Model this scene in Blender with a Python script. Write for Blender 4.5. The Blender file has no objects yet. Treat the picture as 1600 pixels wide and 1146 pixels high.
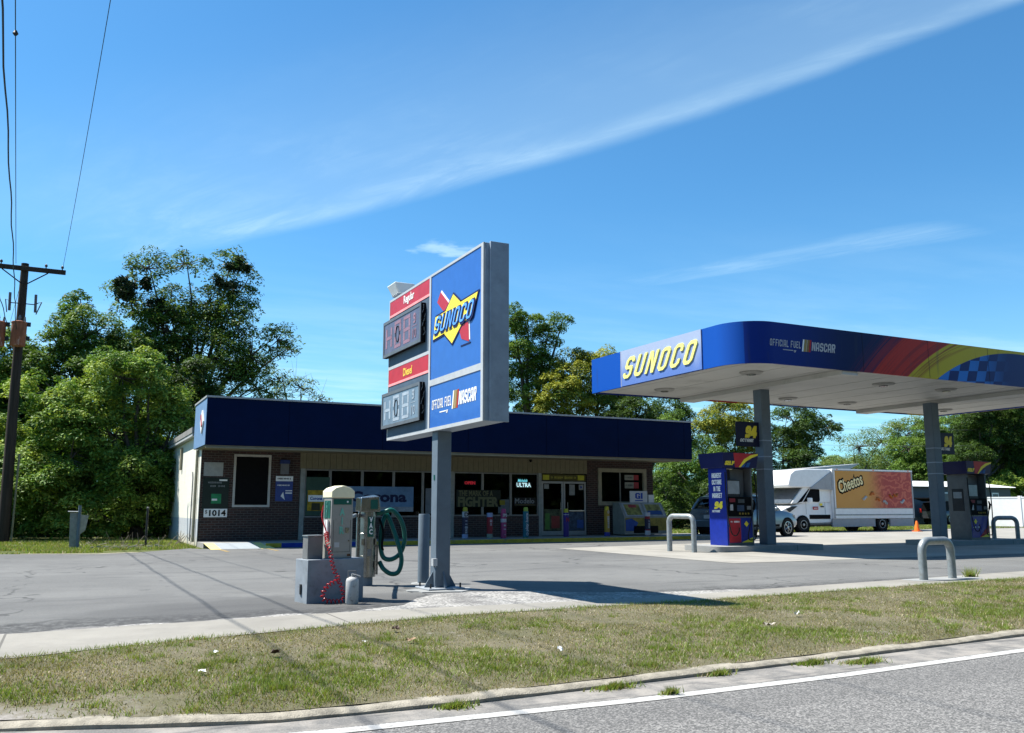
import bpy, math, random
import numpy as np
from mathutils import Vector, Matrix
R = math.radians
PI = math.pi
S = bpy.context.scene
COL = S.collection
random.seed(7)

# ------------------------------------------------------------------ camera
cam_d = bpy.data.cameras.new('camera'); cam = bpy.data.objects.new('camera', cam_d); COL.objects.link(cam)
cam.location = (0, 0, 1.15)
cam.rotation_euler = (R(90 + 9.116), 0, R(-26.651))
cam_d.sensor_width = 36; cam_d.lens = 1375.76 / 1600 * 36
cam_d.clip_start = 0.05; cam_d.clip_end = 5000
S.camera = cam
S.render.resolution_x = 1024; S.render.resolution_y = 733
S.view_settings.view_transform = 'Standard'; S.view_settings.look = 'None'
S.view_settings.exposure = 1.10; S.view_settings.gamma = 1
S.cycles.transparent_max_bounces = 12

# sun: shadows fall towards (0.55, -0.40) per metre of height
SX, SY = 0.51, -0.38
sun_d = bpy.data.lights.new('sun', 'SUN'); sun = bpy.data.objects.new('sun', sun_d); COL.objects.link(sun)
sun_d.energy = 5.0; sun_d.angle = R(0.53); sun_d.color = (1.0, 0.955, 0.88)
sun.rotation_euler = Vector((-SX, -SY, 1)).to_track_quat('Z', 'Y').to_euler()
sun_el = math.atan2(1, math.hypot(SX, SY)); sun_az = math.atan2(-SX, -SY)

# ------------------------------------------------------------------ node helpers
class NT:
    def __init__(s, tree): s.t = tree; s.n = tree.nodes; s.l = tree.links
    def node(s, typ, **kw):
        n = s.n.new(typ)
        for k, v in kw.items(): setattr(n, k, v)
        return n
    def put(s, sock, v):
        if isinstance(v, bpy.types.NodeSocket): s.l.new(v, sock)
        elif isinstance(v, (tuple, list)) and sock.type == 'RGBA' and len(v) == 3: sock.default_value = (*v, 1)
        else: sock.default_value = v
    def m(s, op, a, b=0.0, c=0.0, clamp=False):
        n = s.node('ShaderNodeMath', operation=op, use_clamp=clamp)
        for i, v in enumerate((a, b, c)): s.put(n.inputs[i], v)
        return n.outputs[0]
    def mix(s, f, a, b):
        n = s.node('ShaderNodeMix', data_type='RGBA'); s.put(n.inputs[0], f); s.put(n.inputs[6], a); s.put(n.inputs[7], b)
        return n.outputs[2]
    def step(s, v, a, b):
        n = s.node('ShaderNodeMapRange', interpolation_type='SMOOTHSTEP'); s.put(n.inputs[0], v)
        n.inputs[1].default_value = a; n.inputs[2].default_value = b; return n.outputs[0]
    def noise(s, vec, scale, detail=4, rough=0.55, dist=0.0):
        n = s.node('ShaderNodeTexNoise'); s.put(n.inputs['Vector'], vec)
        n.inputs['Scale'].default_value = scale; n.inputs['Detail'].default_value = detail
        n.inputs['Roughness'].default_value = rough; n.inputs['Distortion'].default_value = dist
        return n.outputs[0]
    def vec(s, x, y, z):
        n = s.node('ShaderNodeCombineXYZ')
        for i, v in enumerate((x, y, z)): s.put(n.inputs[i], v)
        return n.outputs[0]
    def xyz(s, v):
        n = s.node('ShaderNodeSeparateXYZ'); s.put(n.inputs[0], v); return n.outputs

# ------------------------------------------------------------------ world
W = bpy.data.worlds.new('World'); S.world = W; W.use_nodes = True
t = NT(W.node_tree); t.n.clear()
sky = t.node('ShaderNodeTexSky', sky_type='NISHITA', sun_disc=False)
sky.sun_elevation = sun_el; sky.sun_rotation = sun_az; sky.altitude = 0; sky.air_density = 1.0; sky.dust_density = 0.35; sky.ozone_density = 1.5
geo = t.node('ShaderNodeNewGeometry')
d = t.xyz(t.node('ShaderNodeTexCoord').outputs['Generated'])
zc = t.m('MAXIMUM', d[2], 0.03)
u = t.m('DIVIDE', d[0], zc); v = t.m('DIVIDE', d[1], zc)
# long cirrus streak: u as a function of v, sharp on the right, feathered on the left
v1 = t.m('SUBTRACT', v, 1.0)
uc = t.m('ADD', 1.63, t.m('ADD', t.m('MULTIPLY', v1, -0.32), t.m('MULTIPLY', t.m('MULTIPLY', v1, v1), -0.072)))
P2 = t.vec(u, v, 0.0)
wob = t.m('MULTIPLY', t.m('SUBTRACT', t.noise(P2, 1.3, 3), 0.5), 0.10)
du = t.m('DIVIDE', t.m('SUBTRACT', t.m('ADD', u, wob), uc), t.m('ADD', 0.15, t.m('MULTIPLY', v, 0.42)))
ang = t.vec(t.m('ADD', t.m('MULTIPLY', u, 2.2), t.m('MULTIPLY', v, 0.9)), t.m('MULTIPLY', t.m('SUBTRACT', v, t.m('MULTIPLY', u, 0.5)), 0.55), 0.0)
fib = t.step(t.noise(ang, 3.2, 9, 0.66, 0.6), 0.36, 0.70)
big = t.step(t.noise(P2, 0.9, 5, 0.6), 0.35, 0.65)
edge = t.m('SUBTRACT', 1.0, t.step(du, -0.05, 0.07))
core = t.m('MULTIPLY', edge, t.step(du, -0.16, -0.01))
veil = t.m('MULTIPLY', edge, t.step(du, -1.3, 0.0))
vfade = t.m('SUBTRACT', 1.0, t.step(v, 3.0, 4.2))
m1 = t.m('MULTIPLY', core, t.m('ADD', 0.05, t.m('MULTIPLY', fib, 0.13)))
m2 = t.m('MULTIPLY', veil, t.m('ADD', 0.15, t.m('MULTIPLY', t.m('MULTIPLY', fib, big), 0.15)))
mm = t.m('MULTIPLY', t.m('ADD', m1, m2), vfade)
# second, lower streak on the right and a bank low over the horizon
lin = t.m('ADD', u, t.m('MULTIPLY', t.m('SUBTRACT', v, 2.0), 0.50))
s2 = t.m('SUBTRACT', 1.0, t.step(t.m('ABSOLUTE', t.m('SUBTRACT', t.m('ADD', lin, wob), 2.83)), 0.03, 0.26))
s2 = t.m('MULTIPLY', s2, t.m('MULTIPLY', t.step(v, 1.9, 2.15), t.m('SUBTRACT', 1.0, t.step(v, 2.7, 3.6))))
s2 = t.m('MULTIPLY', s2, t.m('ADD', 0.08, t.m('MULTIPLY', fib, 0.15)))
far = t.m('MULTIPLY', t.step(t.m('SQRT', t.m('ADD', t.m('MULTIPLY', u, u), t.m('MULTIPLY', v, v))), 2.4, 8.0), t.m('ADD', 0.16, t.m('MULTIPLY', t.step(t.noise(t.vec(t.m('MULTIPLY', u, .35), t.m('MULTIPLY', v, .8), 0.0), 1.6, 6, .6), 0.4, 0.7), 0.30)))
# small puff left of the price sign
pd = t.m('SQRT', t.m('ADD', t.m('POWER', t.m('MULTIPLY', t.m('SUBTRACT', u, 1.28), 6.5), 2.0), t.m('POWER', t.m('MULTIPLY', t.m('SUBTRACT', v, 3.10), 8.0), 2.0)))
puff = t.m('MULTIPLY', t.m('SUBTRACT', 1.0, t.step(t.m('ADD', pd, t.m('MULTIPLY', t.m('SUBTRACT', t.noise(P2, 9, 5), .5), 2.0)), 0.25, 1.0)), 0.42)
mask = t.m('MAXIMUM', t.m('MAXIMUM', t.m('MAXIMUM', mm, s2), puff), far)
mask = t.m('MULTIPLY', mask, t.step(d[2], 0.0, 0.10), clamp=True)
tint = t.node('ShaderNodeMix', data_type='RGBA', blend_type='MULTIPLY'); tint.inputs[0].default_value = 1
t.put(tint.inputs[6], sky.outputs[0]); t.put(tint.inputs[7], (0.64, 1.32, 1.66))
colr = t.mix(mask, tint.outputs[2], (8.0, 10.6, 11.6))
bg = t.node('ShaderNodeBackground'); t.put(bg.inputs[0], colr); bg.inputs[1].default_value = 0.053
out = t.node('ShaderNodeOutputWorld'); t.l.new(bg.outputs[0], out.inputs[0])

# ------------------------------------------------------------------ materials
MC = {}
ALB = 0.66   # scales most base colours down so that shade renders deeper against the sun
def mat(name, col, rough=0.6, metal=0.0, var=0.12, scale=6.0, bump=0.0, bscale=40.0, coat=0.0, spec=0.28, dirt=None, stretch=(1, 1, 1)):
    if name in MC: return MC[name]
    m = bpy.data.materials.new(name); m.use_nodes = True; t = NT(m.node_tree)
    b = t.n['Principled BSDF']
    tc = t.node('ShaderNodeNewGeometry').outputs['Position']
    mp = t.node('ShaderNodeMapping'); t.l.new(tc, mp.inputs[0]); mp.inputs['Scale'].default_value = stretch
    if max(col) < .7:
        col = tuple(x * ALB for x in col)
        if dirt: dirt = (tuple(x * ALB for x in dirt[0]),) + tuple(dirt[1:])
    n = t.noise(mp.outputs[0], scale, 6, 0.62)
    f = t.step(n, 0.3, 0.7)
    c = t.mix(f, tuple(x * (1 - var) for x in col), tuple(min(1, x * (1 + var)) for x in col))
    if dirt:
        dc, amt, ds = dirt
        g = t.m('MULTIPLY', t.step(t.noise(mp.outputs[0], ds, 7, 0.7), 0.52, 0.72), amt)
        c = t.mix(g, c, dc)
    t.put(b.inputs['Base Color'], c)
    b.inputs['Roughness'].default_value = rough; b.inputs['Metallic'].default_value = metal
    b.inputs['Coat Weight'].default_value = coat; b.inputs['Specular IOR Level'].default_value = spec
    if bump:
        bn = t.node('ShaderNodeBump'); bn.inputs['Strength'].default_value = bump; bn.inputs['Distance'].default_value = 0.01
        t.put(bn.inputs['Height'], t.noise(tc, bscale, 5)); t.l.new(bn.outputs[0], b.inputs['Normal'])
    MC[name] = m; return m

def emis(name, col, st):
    m = bpy.data.materials.new(name); m.use_nodes = True; b = m.node_tree.nodes['Principled BSDF']
    b.inputs['Base Color'].default_value = (*col, 1); b.inputs['Emission Color'].default_value = (*col, 1); b.inputs['Emission Strength'].default_value = st
    MC[name] = m; return m

def glassmat(name, tint, gloss=0.06, op=0.0):
    m = bpy.data.materials.new(name); m.use_nodes = True; t = NT(m.node_tree); t.n.clear()
    tr = t.node('ShaderNodeBsdfTransparent'); t.put(tr.inputs[0], tint)
    gl = t.node('ShaderNodeBsdfGlossy'); gl.inputs['Roughness'].default_value = 0.03; t.put(gl.inputs[0], (0.9, 0.95, 1))
    fr = t.node('ShaderNodeFresnel'); fr.inputs[0].default_value = 1.14
    mx = t.node('ShaderNodeMixShader'); t.put(mx.inputs[0], t.m('ADD', fr.outputs[0], gloss))
    t.l.new(tr.outputs[0], mx.inputs[1]); t.l.new(gl.outputs[0], mx.inputs[2])
    o = t.node('ShaderNodeOutputMaterial'); t.l.new(mx.outputs[0], o.inputs[0]); MC[name] = m; return m

def leafmat(name, col, trans=0.22):
    m = bpy.data.materials.new(name); m.use_nodes = True; t = NT(m.node_tree); t.n.clear()
    pos = t.node('ShaderNodeNewGeometry').outputs['Position']
    f = t.step(t.noise(pos, 1.1, 5, .7), .3, .7)
    c = t.mix(f, tuple(x * .72 for x in col), tuple(x * 1.3 for x in col))
    di = t.node('ShaderNodeBsdfPrincipled'); t.put(di.inputs['Base Color'], c); di.inputs['Roughness'].default_value = 0.6; di.inputs['Specular IOR Level'].default_value = .22
    tl = t.node('ShaderNodeBsdfTranslucent'); t.put(tl.inputs[0], t.mix(.5, c, (col[0] * 2.4, col[1] * 2.2, col[2] * .8)))
    mx = t.node('ShaderNodeMixShader'); mx.inputs[0].default_value = trans
    t.l.new(di.outputs[0], mx.inputs[1]); t.l.new(tl.outputs[0], mx.inputs[2])
    o = t.node('ShaderNodeOutputMaterial'); t.l.new(mx.outputs[0], o.inputs[0]); MC[name] = m; return m

# ------------------------------------------------------------------ object helpers
ORG = {}
def tag(o, label=None, cat=None, group=None, kind=None):
    if label: o['label'] = label
    if cat: o['category'] = cat
    if group: o['group'] = group
    if kind: o['kind'] = kind
    return o
def thing(name, loc, label, cat, group=None):
    o = bpy.data.objects.new(name, None); COL.objects.link(o); o.location = loc; o.empty_display_size = .2
    ORG[o.name] = Vector(loc); return tag(o, label, cat, group)
def link_mesh(name, me, mats, parent):
    o = bpy.data.objects.new(name, me); COL.objects.link(o)
    for m in (mats if isinstance(mats, (list, tuple)) else [mats]): me.materials.append(m)
    if parent is not None: o.parent = parent; ORG[o.name] = ORG[parent.name]
    else: ORG[o.name] = o.location.copy()
    return o
class MB:
    def __init__(s): s.v = []; s.f = []; s.mi = []; s.cur = 0
    def add(s, vs, fs):
        k = len(s.v); s.v += [tuple(p) for p in vs]; s.f += [tuple(i + k for i in f) for f in fs]; s.mi += [s.cur] * len(fs); return s
    def box(s, x0, x1, y0, y1, z0, z1, cx=0, rot=0):
        vs = [(x, y, z) for z in (z0, z1) for y in (y0, y1) for x in (x0, x1)]
        return s.add(vs, [(0, 2, 3, 1), (4, 5, 7, 6), (0, 1, 5, 4), (2, 6, 7, 3), (0, 4, 6, 2), (1, 3, 7, 5)])
    def hexa(s, bot, top):
        return s.add(list(bot) + list(top), [(3, 2, 1, 0), (4, 5, 6, 7), (0, 1, 5, 4), (1, 2, 6, 5), (2, 3, 7, 6), (3, 0, 4, 7)])
    def cyl(s, p0, p1, r0, r1=None, n=16, caps=True):
        if r1 is None: r1 = r0
        p0 = Vector(p0); p1 = Vector(p1); q = (p1 - p0).to_track_quat('Z', 'Y')
        a = [q @ Vector((math.cos(2 * PI * i / n), math.sin(2 * PI * i / n), 0)) for i in range(n)]
        vs = [p0 + d * r0 for d in a] + [p1 + d * r1 for d in a]
        fs = [(i, (i + 1) % n, n + (i + 1) % n, n + i) for i in range(n)]
        if caps: fs += [tuple(range(n - 1, -1, -1)), tuple(range(n, 2 * n))]
        return s.add(vs, fs)
    def tube(s, pts, r, n=8, caps=True):
        pts = [Vector(p) for p in pts]; rs = r if isinstance(r, (list, tuple)) else [r] * len(pts)
        vs = []; up = Vector((0, 0, 1)); prev = None
        for i, p in enumerate(pts):
            d = (pts[min(i + 1, len(pts) - 1)] - pts[max(i - 1, 0)]).normalized()
            if prev is None:
                a = d.cross(up); a = a if a.length > 1e-3 else d.cross(Vector((1, 0, 0)))
            else: a = prev - d * prev.dot(d)
            a.normalize(); prev = a; b = d.cross(a)
            vs += [p + (a * math.cos(2 * PI * k / n) + b * math.sin(2 * PI * k / n)) * rs[i] for k in range(n)]
        fs = []
        for i in range(len(pts) - 1):
            for k in range(n): fs.append((i * n + k, i * n + (k + 1) % n, (i + 1) * n + (k + 1) % n, (i + 1) * n + k))
        if caps: fs += [tuple(range(n - 1, -1, -1)), tuple(range((len(pts) - 1) * n, len(pts) * n))]
        return s.add(vs, fs)
    def lathe(s, c, axis, prof, n=24):
        c = Vector(c); ax = Vector(axis).normalized(); q = ax.to_track_quat('Z', 'Y'); vs = []
        for (r, h) in prof: vs += [c + ax * h + q @ Vector((math.cos(2 * PI * k / n) * r, math.sin(2 * PI * k / n) * r, 0)) for k in range(n)]
        m = len(prof); fs = [(i * n + k, i * n + (k + 1) % n, (i + 1) * n + (k + 1) % n, (i + 1) * n + k) for i in range(m - 1) for k in range(n)]
        fs += [tuple(range(n - 1, -1, -1)), tuple(range((m - 1) * n, m * n))]
        return s.add(vs, fs)
    def prism(s, poly, axis, a, b):
        # poly in the plane across axis: 'z' -> (x,y), 'y' -> (x,z), 'x' -> (y,z)
        def P(p, h): return {'z': (p[0], p[1], h), 'y': (p[0], h, p[1]), 'x': (h, p[0], p[1])}[axis]
        n = len(poly); vs = [P(p, a) for p in poly] + [P(p, b) for p in poly]
        return s.add(vs, [tuple(range(n - 1, -1, -1)), tuple(range(n, 2 * n))] + [(i, (i + 1) % n, n + (i + 1) % n, n + i) for i in range(n)])
    def loft(s, rings, caps=True):
        n = len(rings[0]); vs = [p for r in rings for p in r]
        fs = [(i * n + k, i * n + (k + 1) % n, (i + 1) * n + (k + 1) % n, (i + 1) * n + k) for i in range(len(rings) - 1) for k in range(n)]
        if caps: fs += [tuple(range(n - 1, -1, -1)), tuple(range((len(rings) - 1) * n, len(rings) * n))]
        return s.add(vs, fs)
    def sheet(s, poly, z): return s.add([(x, y, z) for x, y in poly], [tuple(range(len(poly)))])
    def build(s, name, mats, parent=None, bevel=0, smooth=40, fix=True):
        me = bpy.data.meshes.new(name); o0 = ORG[parent.name] if parent is not None else Vector((0, 0, 0))
        if parent is None and s.v:
            a = np.array(s.v); lo = a.min(0); hi = a.max(0); o0 = Vector(((lo[0] + hi[0]) / 2, (lo[1] + hi[1]) / 2, lo[2]))
        me.from_pydata([(x - o0[0], y - o0[1], z - o0[2]) for x, y, z in s.v], [], s.f); me.validate()
        if fix:
            import bmesh
            bm = bmesh.new(); bm.from_mesh(me); bmesh.ops.recalc_face_normals(bm, faces=bm.faces); bm.to_mesh(me); bm.free()
        o = link_mesh(name, me, mats, parent)
        if parent is None: o.location = o0; ORG[o.name] = o0
        if len(s.mi) == len(me.polygons) and max(s.mi, default=0): me.polygons.foreach_set('material_index', s.mi)
        if smooth: me.shade_smooth(); me.set_sharp_from_angle(angle=R(smooth))
        if bevel:
            b = o.modifiers.new('bevel', 'BEVEL'); b.width = bevel; b.segments = 2; b.limit_method = 'ANGLE'; b.angle_limit = R(40)
        return o
def bx(name, x0, x1, y0, y1, z0, z1, m, parent=None, bevel=0): return MB().box(x0, x1, y0, y1, z0, z1).build(name, m, parent, bevel)
def struct(name, mb, m): return tag(mb.build(name, m), kind='structure')

# ------------------------------------------------------------------ lettering
G = {
 'O': [[(0, .8), (.8, 0), (2.2, 0), (3, .8), (3, 4.2), (2.2, 5), (.8, 5), (0, 4.2)], [(1, 1.15), (1, 3.85), (1.15, 4), (1.85, 4), (2, 3.85), (2, 1.15), (1.85, 1), (1.15, 1)]],
 'U': [[(0, 5), (0, .8), (.8, 0), (2.2, 0), (3, .8), (3, 5), (2, 5), (2, 1.15), (1.85, 1), (1.15, 1), (1, 1.15), (1, 5)]],
 'C': [[(0, .8), (.8, 0), (2.2, 0), (3, .8), (3, 1.9), (2, 1.9), (2, 1.15), (1.85, 1), (1.15, 1), (1, 1.15), (1, 3.85), (1.15, 4), (1.85, 4), (2, 3.85), (2, 3.1), (3, 3.1), (3, 4.2), (2.2, 5), (.8, 5), (0, 4.2)]],
 'S': [[(0, .8), (.8, 0), (2.2, 0), (3, .8), (3, 2.4), (2.4, 3), (1.15, 3), (1, 3.2), (1, 3.85), (1.15, 4), (1.85, 4), (2, 3.85), (2, 3.5), (3, 3.5), (3, 4.2), (2.2, 5), (.8, 5), (0, 4.2), (0, 2.6), (.6, 2), (1.85, 2), (2, 1.8), (2, 1.15), (1.85, 1), (1.15, 1), (1, 1.15), (1, 1.5), (0, 1.5)]],
 'N': [[(0, 0), (1, 0), (1, 3), (2, 0), (3, 0), (3, 5), (2, 5), (2, 2), (1, 5), (0, 5)]],
 'R': [[(0, 0), (1, 0), (1, 1.9), (1.35, 1.9), (2, 0), (3, 0), (2.4, 2.1), (3, 2.7), (3, 4.2), (2.2, 5), (0, 5)], [(1, 2.8), (1, 4.1), (2, 4.1), (2, 2.8)]],
 'A': [[(0, 0), (1, 0), (1, 1.3), (2, 1.3), (2, 0), (3, 0), (3, 4.2), (2.2, 5), (.8, 5), (0, 4.2)], [(1, 2.2), (1, 4.1), (2, 4.1), (2, 2.2)]],
 'F': [[(0, 0), (1, 0), (1, 2), (2.4, 2), (2.4, 3), (1, 3), (1, 4), (3, 4), (3, 5), (0, 5)]],
 'I': [[(0, 0), (1, 0), (1, 5), (0, 5)]],
 'L': [[(0, 0), (2.7, 0), (2.7, 1), (1, 1), (1, 5), (0, 5)]],
 'E': [[(0, 0), (2.8, 0), (2.8, 1), (1, 1), (1, 2), (2.5, 2), (2.5, 3), (1, 3), (1, 4), (2.8, 4), (2.8, 5), (0, 5)]],
 'H': [[(0, 0), (1, 0), (1, 2), (2, 2), (2, 0), (3, 0), (3, 5), (2, 5), (2, 3), (1, 3), (1, 5), (0, 5)]],
 'T': [[(1, 0), (2, 0), (2, 4), (3, 4), (3, 5), (0, 5), (0, 4), (1, 4)]],
 'G': [[(0, .8), (.8, 0), (3, 0), (3, 2.7), (1.6, 2.7), (1.6, 1.8), (2, 1.8), (2, 1), (1.15, 1), (1, 1.15), (1, 3.85), (1.15, 4), (1.85, 4), (2, 3.85), (2, 3.4), (3, 3.4), (3, 4.2), (2.2, 5), (.8, 5), (0, 4.2)]],
 'M': [[(0, 0), (1, 0), (1, 3), (1.8, 1), (2.2, 1), (3, 3), (3, 0), (4, 0), (4, 5), (3, 5), (2, 2.7), (1, 5), (0, 5)]],
 'K': [[(0, 0), (1, 0), (1, 1.9), (2, 0), (3.1, 0), (1.8, 2.6), (3, 5), (1.9, 5), (1, 3.1), (1, 5), (0, 5)]],
 '9': [[(0, 0), (2.2, 0), (3, .8), (3, 4.2), (2.2, 5), (.8, 5), (0, 4.2), (0, 2.6), (.6, 2), (2, 2), (2, 1), (0, 1)], [(1, 3), (1, 4), (2, 4), (2, 3)]],
 '4': [[(1.9, 0), (3, 0), (3, 1), (3.5, 1), (3.5, 2), (3, 2), (3, 5), (1.7, 5), (0, 2.1), (0, 1), (1.9, 1)], [(1.05, 2), (1.9, 3.6), (1.9, 2)]],
}
def curve_mesh(cv, place):
    ob = bpy.data.objects.new('tmp', cv); COL.objects.link(ob)
    dg = bpy.context.evaluated_depsgraph_get(); dg.update()
    me = bpy.data.meshes.new_from_object(ob.evaluated_get(dg)); bpy.data.objects.remove(ob)
    n = len(me.vertices); co = np.empty(n * 3); me.vertices.foreach_get('co', co); co = co.reshape(-1, 3)
    return me, co
def letters(s, h, o, right, m, parent, width=None, block=False, off=0.0, ext=0.004, shear=0.0, align='C', name='lettering', spacing=1.0, up=(0, 0, 1), cond=1.0, rot=0.0):
    """lettering of height h centred (or left/top anchored) at o, reading along `right`"""
    if block:
        cv = bpy.data.curves.new('t', 'CURVE'); cv.dimensions = '2D'; cv.fill_mode = 'BOTH'; x = 0
        for ch in s:
            if ch == ' ': x += 2.2; continue
            w = max(p[0] for p in G[ch][0])
            for lp in G[ch]:
                sp = cv.splines.new('POLY'); sp.points.add(len(lp) - 1); sp.use_cyclic_u = True
                for i, p in enumerate(lp): sp.points[i].co = (p[0] + x, p[1], 0, 1)
            x += w + .45 * spacing
        k = h / 5; cv.offset = off / k
    else:
        cv = bpy.data.curves.new('t', 'FONT'); cv.body = s; cv.size = 1; cv.offset = off / h; cv.resolution_u = 2; cv.space_character = spacing; cv.space_line = .85; k = h / .72
    cv.extrude = ext / k / 2
    me, co = curve_mesh(cv, None)
    if len(co) == 0: return None
    co = co * k; co[:, 0] *= cond; co[:, 0] += co[:, 1] * shear
    lo = co.min(0); hi = co.max(0)
    if width: co[:, 0] = lo[0] + (co[:, 0] - lo[0]) * width / (hi[0] - lo[0]); hi = co.max(0)
    co[:, 0] -= (lo[0] + hi[0]) / 2 if align == 'C' else lo[0]
    co[:, 1] -= (lo[1] + hi[1]) / 2
    if rot: c_, s_ = math.cos(rot), math.sin(rot); co[:, :2] = co[:, :2] @ np.array([[c_, s_], [-s_, c_]])
    r_ = np.array(right, float); r_ /= np.linalg.norm(r_); u_ = np.array(up, float); u_ /= np.linalg.norm(u_); n_ = np.cross(r_, u_)
    w = np.array(o)[None] + co[:, :1] * r_ + co[:, 1:2] * u_ + (co[:, 2:] + ext / 2 + .001) * n_
    if parent is not None: w = w - np.array(ORG[parent.name])
    me.vertices.foreach_set('co', w.reshape(-1)); me.update(); me.name = name
    me.materials.clear()
    o_ = bpy.data.objects.new(name, me); COL.objects.link(o_); me.materials.append(m)
    if parent is not None: o_.parent = parent; ORG[o_.name] = ORG[parent.name]
    return o_

# ================================================================== SETTING
def groundmat(name, build):
    m = bpy.data.materials.new(name); m.use_nodes = True; t = NT(m.node_tree); b = t.n['Principled BSDF']
    p = t.node('ShaderNodeNewGeometry').outputs['Position']
    c, rough, h = build(t, p, t.xyz(p)); c = t.mix(ALB, (0, 0, 0), c); t.put(b.inputs['Base Color'], c); t.put(b.inputs['Roughness'], rough)
    b.inputs['Specular IOR Level'].default_value = .3
    if h is not None:
        bn = t.node('ShaderNodeBump'); bn.inputs['Strength'].default_value = 0.6; bn.inputs['Distance'].default_value = 0.006
        t.put(bn.inputs['Height'], h); t.l.new(bn.outputs[0], b.inputs['Normal'])
    MC[name] = m; return m
def m_lot(t, p, q):
    grit = t.noise(p, 70, 4, .7); big = t.noise(p, .35, 5, .6); mid = t.noise(p, 2.2, 6, .65)
    c = t.mix(t.step(big, .3, .7), (.16, .16, .155), (.225, .225, .215))
    c = t.mix(t.m('MULTIPLY', t.step(mid, .45, .75), .4), c, (.12, .12, .12))
    c = t.mix(t.m('MULTIPLY', t.step(grit, .48, .7), .6), c, (.36, .36, .335)); c = t.mix(t.m('MULTIPLY', t.step(t.noise(p, 26, 5, .75), .50, .68), .45), c, (.085, .085, .085))
    mp = t.node('ShaderNodeMapping'); t.l.new(p, mp.inputs[0]); mp.inputs['Scale'].default_value = (.10, 1.3, 1)
    c = t.mix(t.m('MULTIPLY', t.step(t.noise(mp.outputs[0], 1.1, 5, .6), .52, .72), .38), c, (.10, .10, .10))
    # cracks
    vo = t.node('ShaderNodeTexVoronoi', feature='DISTANCE_TO_EDGE'); wp = t.node('ShaderNodeVectorMath', operation='ADD'); t.l.new(p, wp.inputs[0])
    nn = t.node('ShaderNodeTexNoise'); nn.inputs['Scale'].default_value = 1.5; t.l.new(p, nn.inputs['Vector']); t.l.new(nn.outputs['Color'], wp.inputs[1])
    t.l.new(wp.outputs[0], vo.inputs['Vector']); vo.inputs['Scale'].default_value = .16
    cr = t.m('MULTIPLY', t.m('SUBTRACT', 1.0, t.step(vo.outputs[0], .0015, .0065)), t.step(big, .36, .5))
    c = t.mix(t.m('MULTIPLY', cr, .75), c, (.05, .05, .05))
    pa = t.m('MULTIPLY', t.m('SUBTRACT', 1.0, t.step(t.m('ADD', t.m('SQRT', t.m('ADD', t.m('POWER', t.m('MULTIPLY', t.m('SUBTRACT', q[0], 2.7), .33), 2.0), t.m('POWER', t.m('MULTIPLY', t.m('SUBTRACT', q[1], 10.8), .75), 2.0))), t.m('MULTIPLY', t.noise(p, 1.1, 6, .7), .9)), 1.1, 1.45)), .55)
    c = t.mix(pa, c, (.085, .085, .085))
    vb = t.node('ShaderNodeTexVoronoi'); mpv = t.node('ShaderNodeMapping'); t.l.new(wp.outputs[0], mpv.inputs[0]); mpv.inputs['Scale'].default_value = (.10, .22, 1); t.l.new(mpv.outputs[0], vb.inputs['Vector']); vb.inputs['Scale'].default_value = 1.0
    c = t.mix(t.m('MULTIPLY', t.step(t.xyz(vb.outputs['Color'])[0], .55, .60), .22), c, (.12, .12, .12))
    ty = t.m('MULTIPLY', t.step(t.m('SINE', t.m('ADD', t.m('MULTIPLY', q[1], 3.4), t.m('ADD', t.m('MULTIPLY', q[0], -.25), t.m('MULTIPLY', big, 5.0)))), .80, 1.0), t.step(t.noise(p, .5, 4), .45, .65))
    c = t.mix(t.m('MULTIPLY', ty, .35), c, (.09, .09, .09))
    # oil drips
    oil = t.step(t.noise(p, 2.3, 3, .5), .66, .72)
    c = t.mix(t.m('MULTIPLY', oil, .5), c, (.05, .05, .05))
    # crumbling dark seam along the front edge, sandy dust drifting over it
    ed = t.m('MULTIPLY', t.m('SUBTRACT', 1.0, t.step(t.m('ADD', q[1], t.m('MULTIPLY', t.noise(p, 2.5, 7, .75), 1.2)), 10.75, 11.35)), t.step(t.noise(p, 9, 6, .75), .38, .55))
    c = t.mix(t.m('MULTIPLY', ed, .85), c, (.06, .06, .06))
    return c, .9, grit
def m_road(t, p, q):
    vo = t.node('ShaderNodeTexVoronoi'); t.l.new(p, vo.inputs['Vector']); vo.inputs['Scale'].default_value = 95
    gr = t.xyz(vo.outputs['Color'])[0]; big = t.noise(p, .8, 4)
    c = t.mix(t.step(gr, .25, .95), (.09, .088, .085), (.52, .50, .47))
    c = t.mix(.42, c, t.mix(big, (.16, .157, .15), (.22, .217, .208)))
    c = t.mix(t.m('MULTIPLY', t.step(t.noise(p, 5, 6, .7), .64, .70), .6), c, (.08, .08, .08))
    c = t.mix(t.m('MULTIPLY', t.step(t.noise(p, 22, 4, .7), .5, .7), .35), c, (.10, .098, .095))
    c = t.mix(t.m('MULTIPLY', t.step(t.m('SINE', t.m('MULTIPLY', t.m('SUBTRACT', q[1], 4.4), 3.6)), .2, 1.0), .22), c, (.12, .118, .115))
    return c, .9, gr
def m_gutter(t, p, q):
    n = t.noise(p, 3, 6, .7); g = t.noise(p, 90, 3)
    c = t.mix(t.step(n, .35, .65), (.20, .195, .185), (.40, .37, .33)); c = t.mix(t.m('MULTIPLY', t.step(g, .5, .7), .35), c, (.5, .47, .43))
    mp = t.node('ShaderNodeMapping'); t.l.new(p, mp.inputs[0]); mp.inputs['Scale'].default_value = (.3, 4, 1)
    c = t.mix(t.m('MULTIPLY', t.step(t.noise(mp.outputs[0], 2.5, 4), .55, .65), .6), c, (.10, .10, .10))
    return c, .95, g
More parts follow.
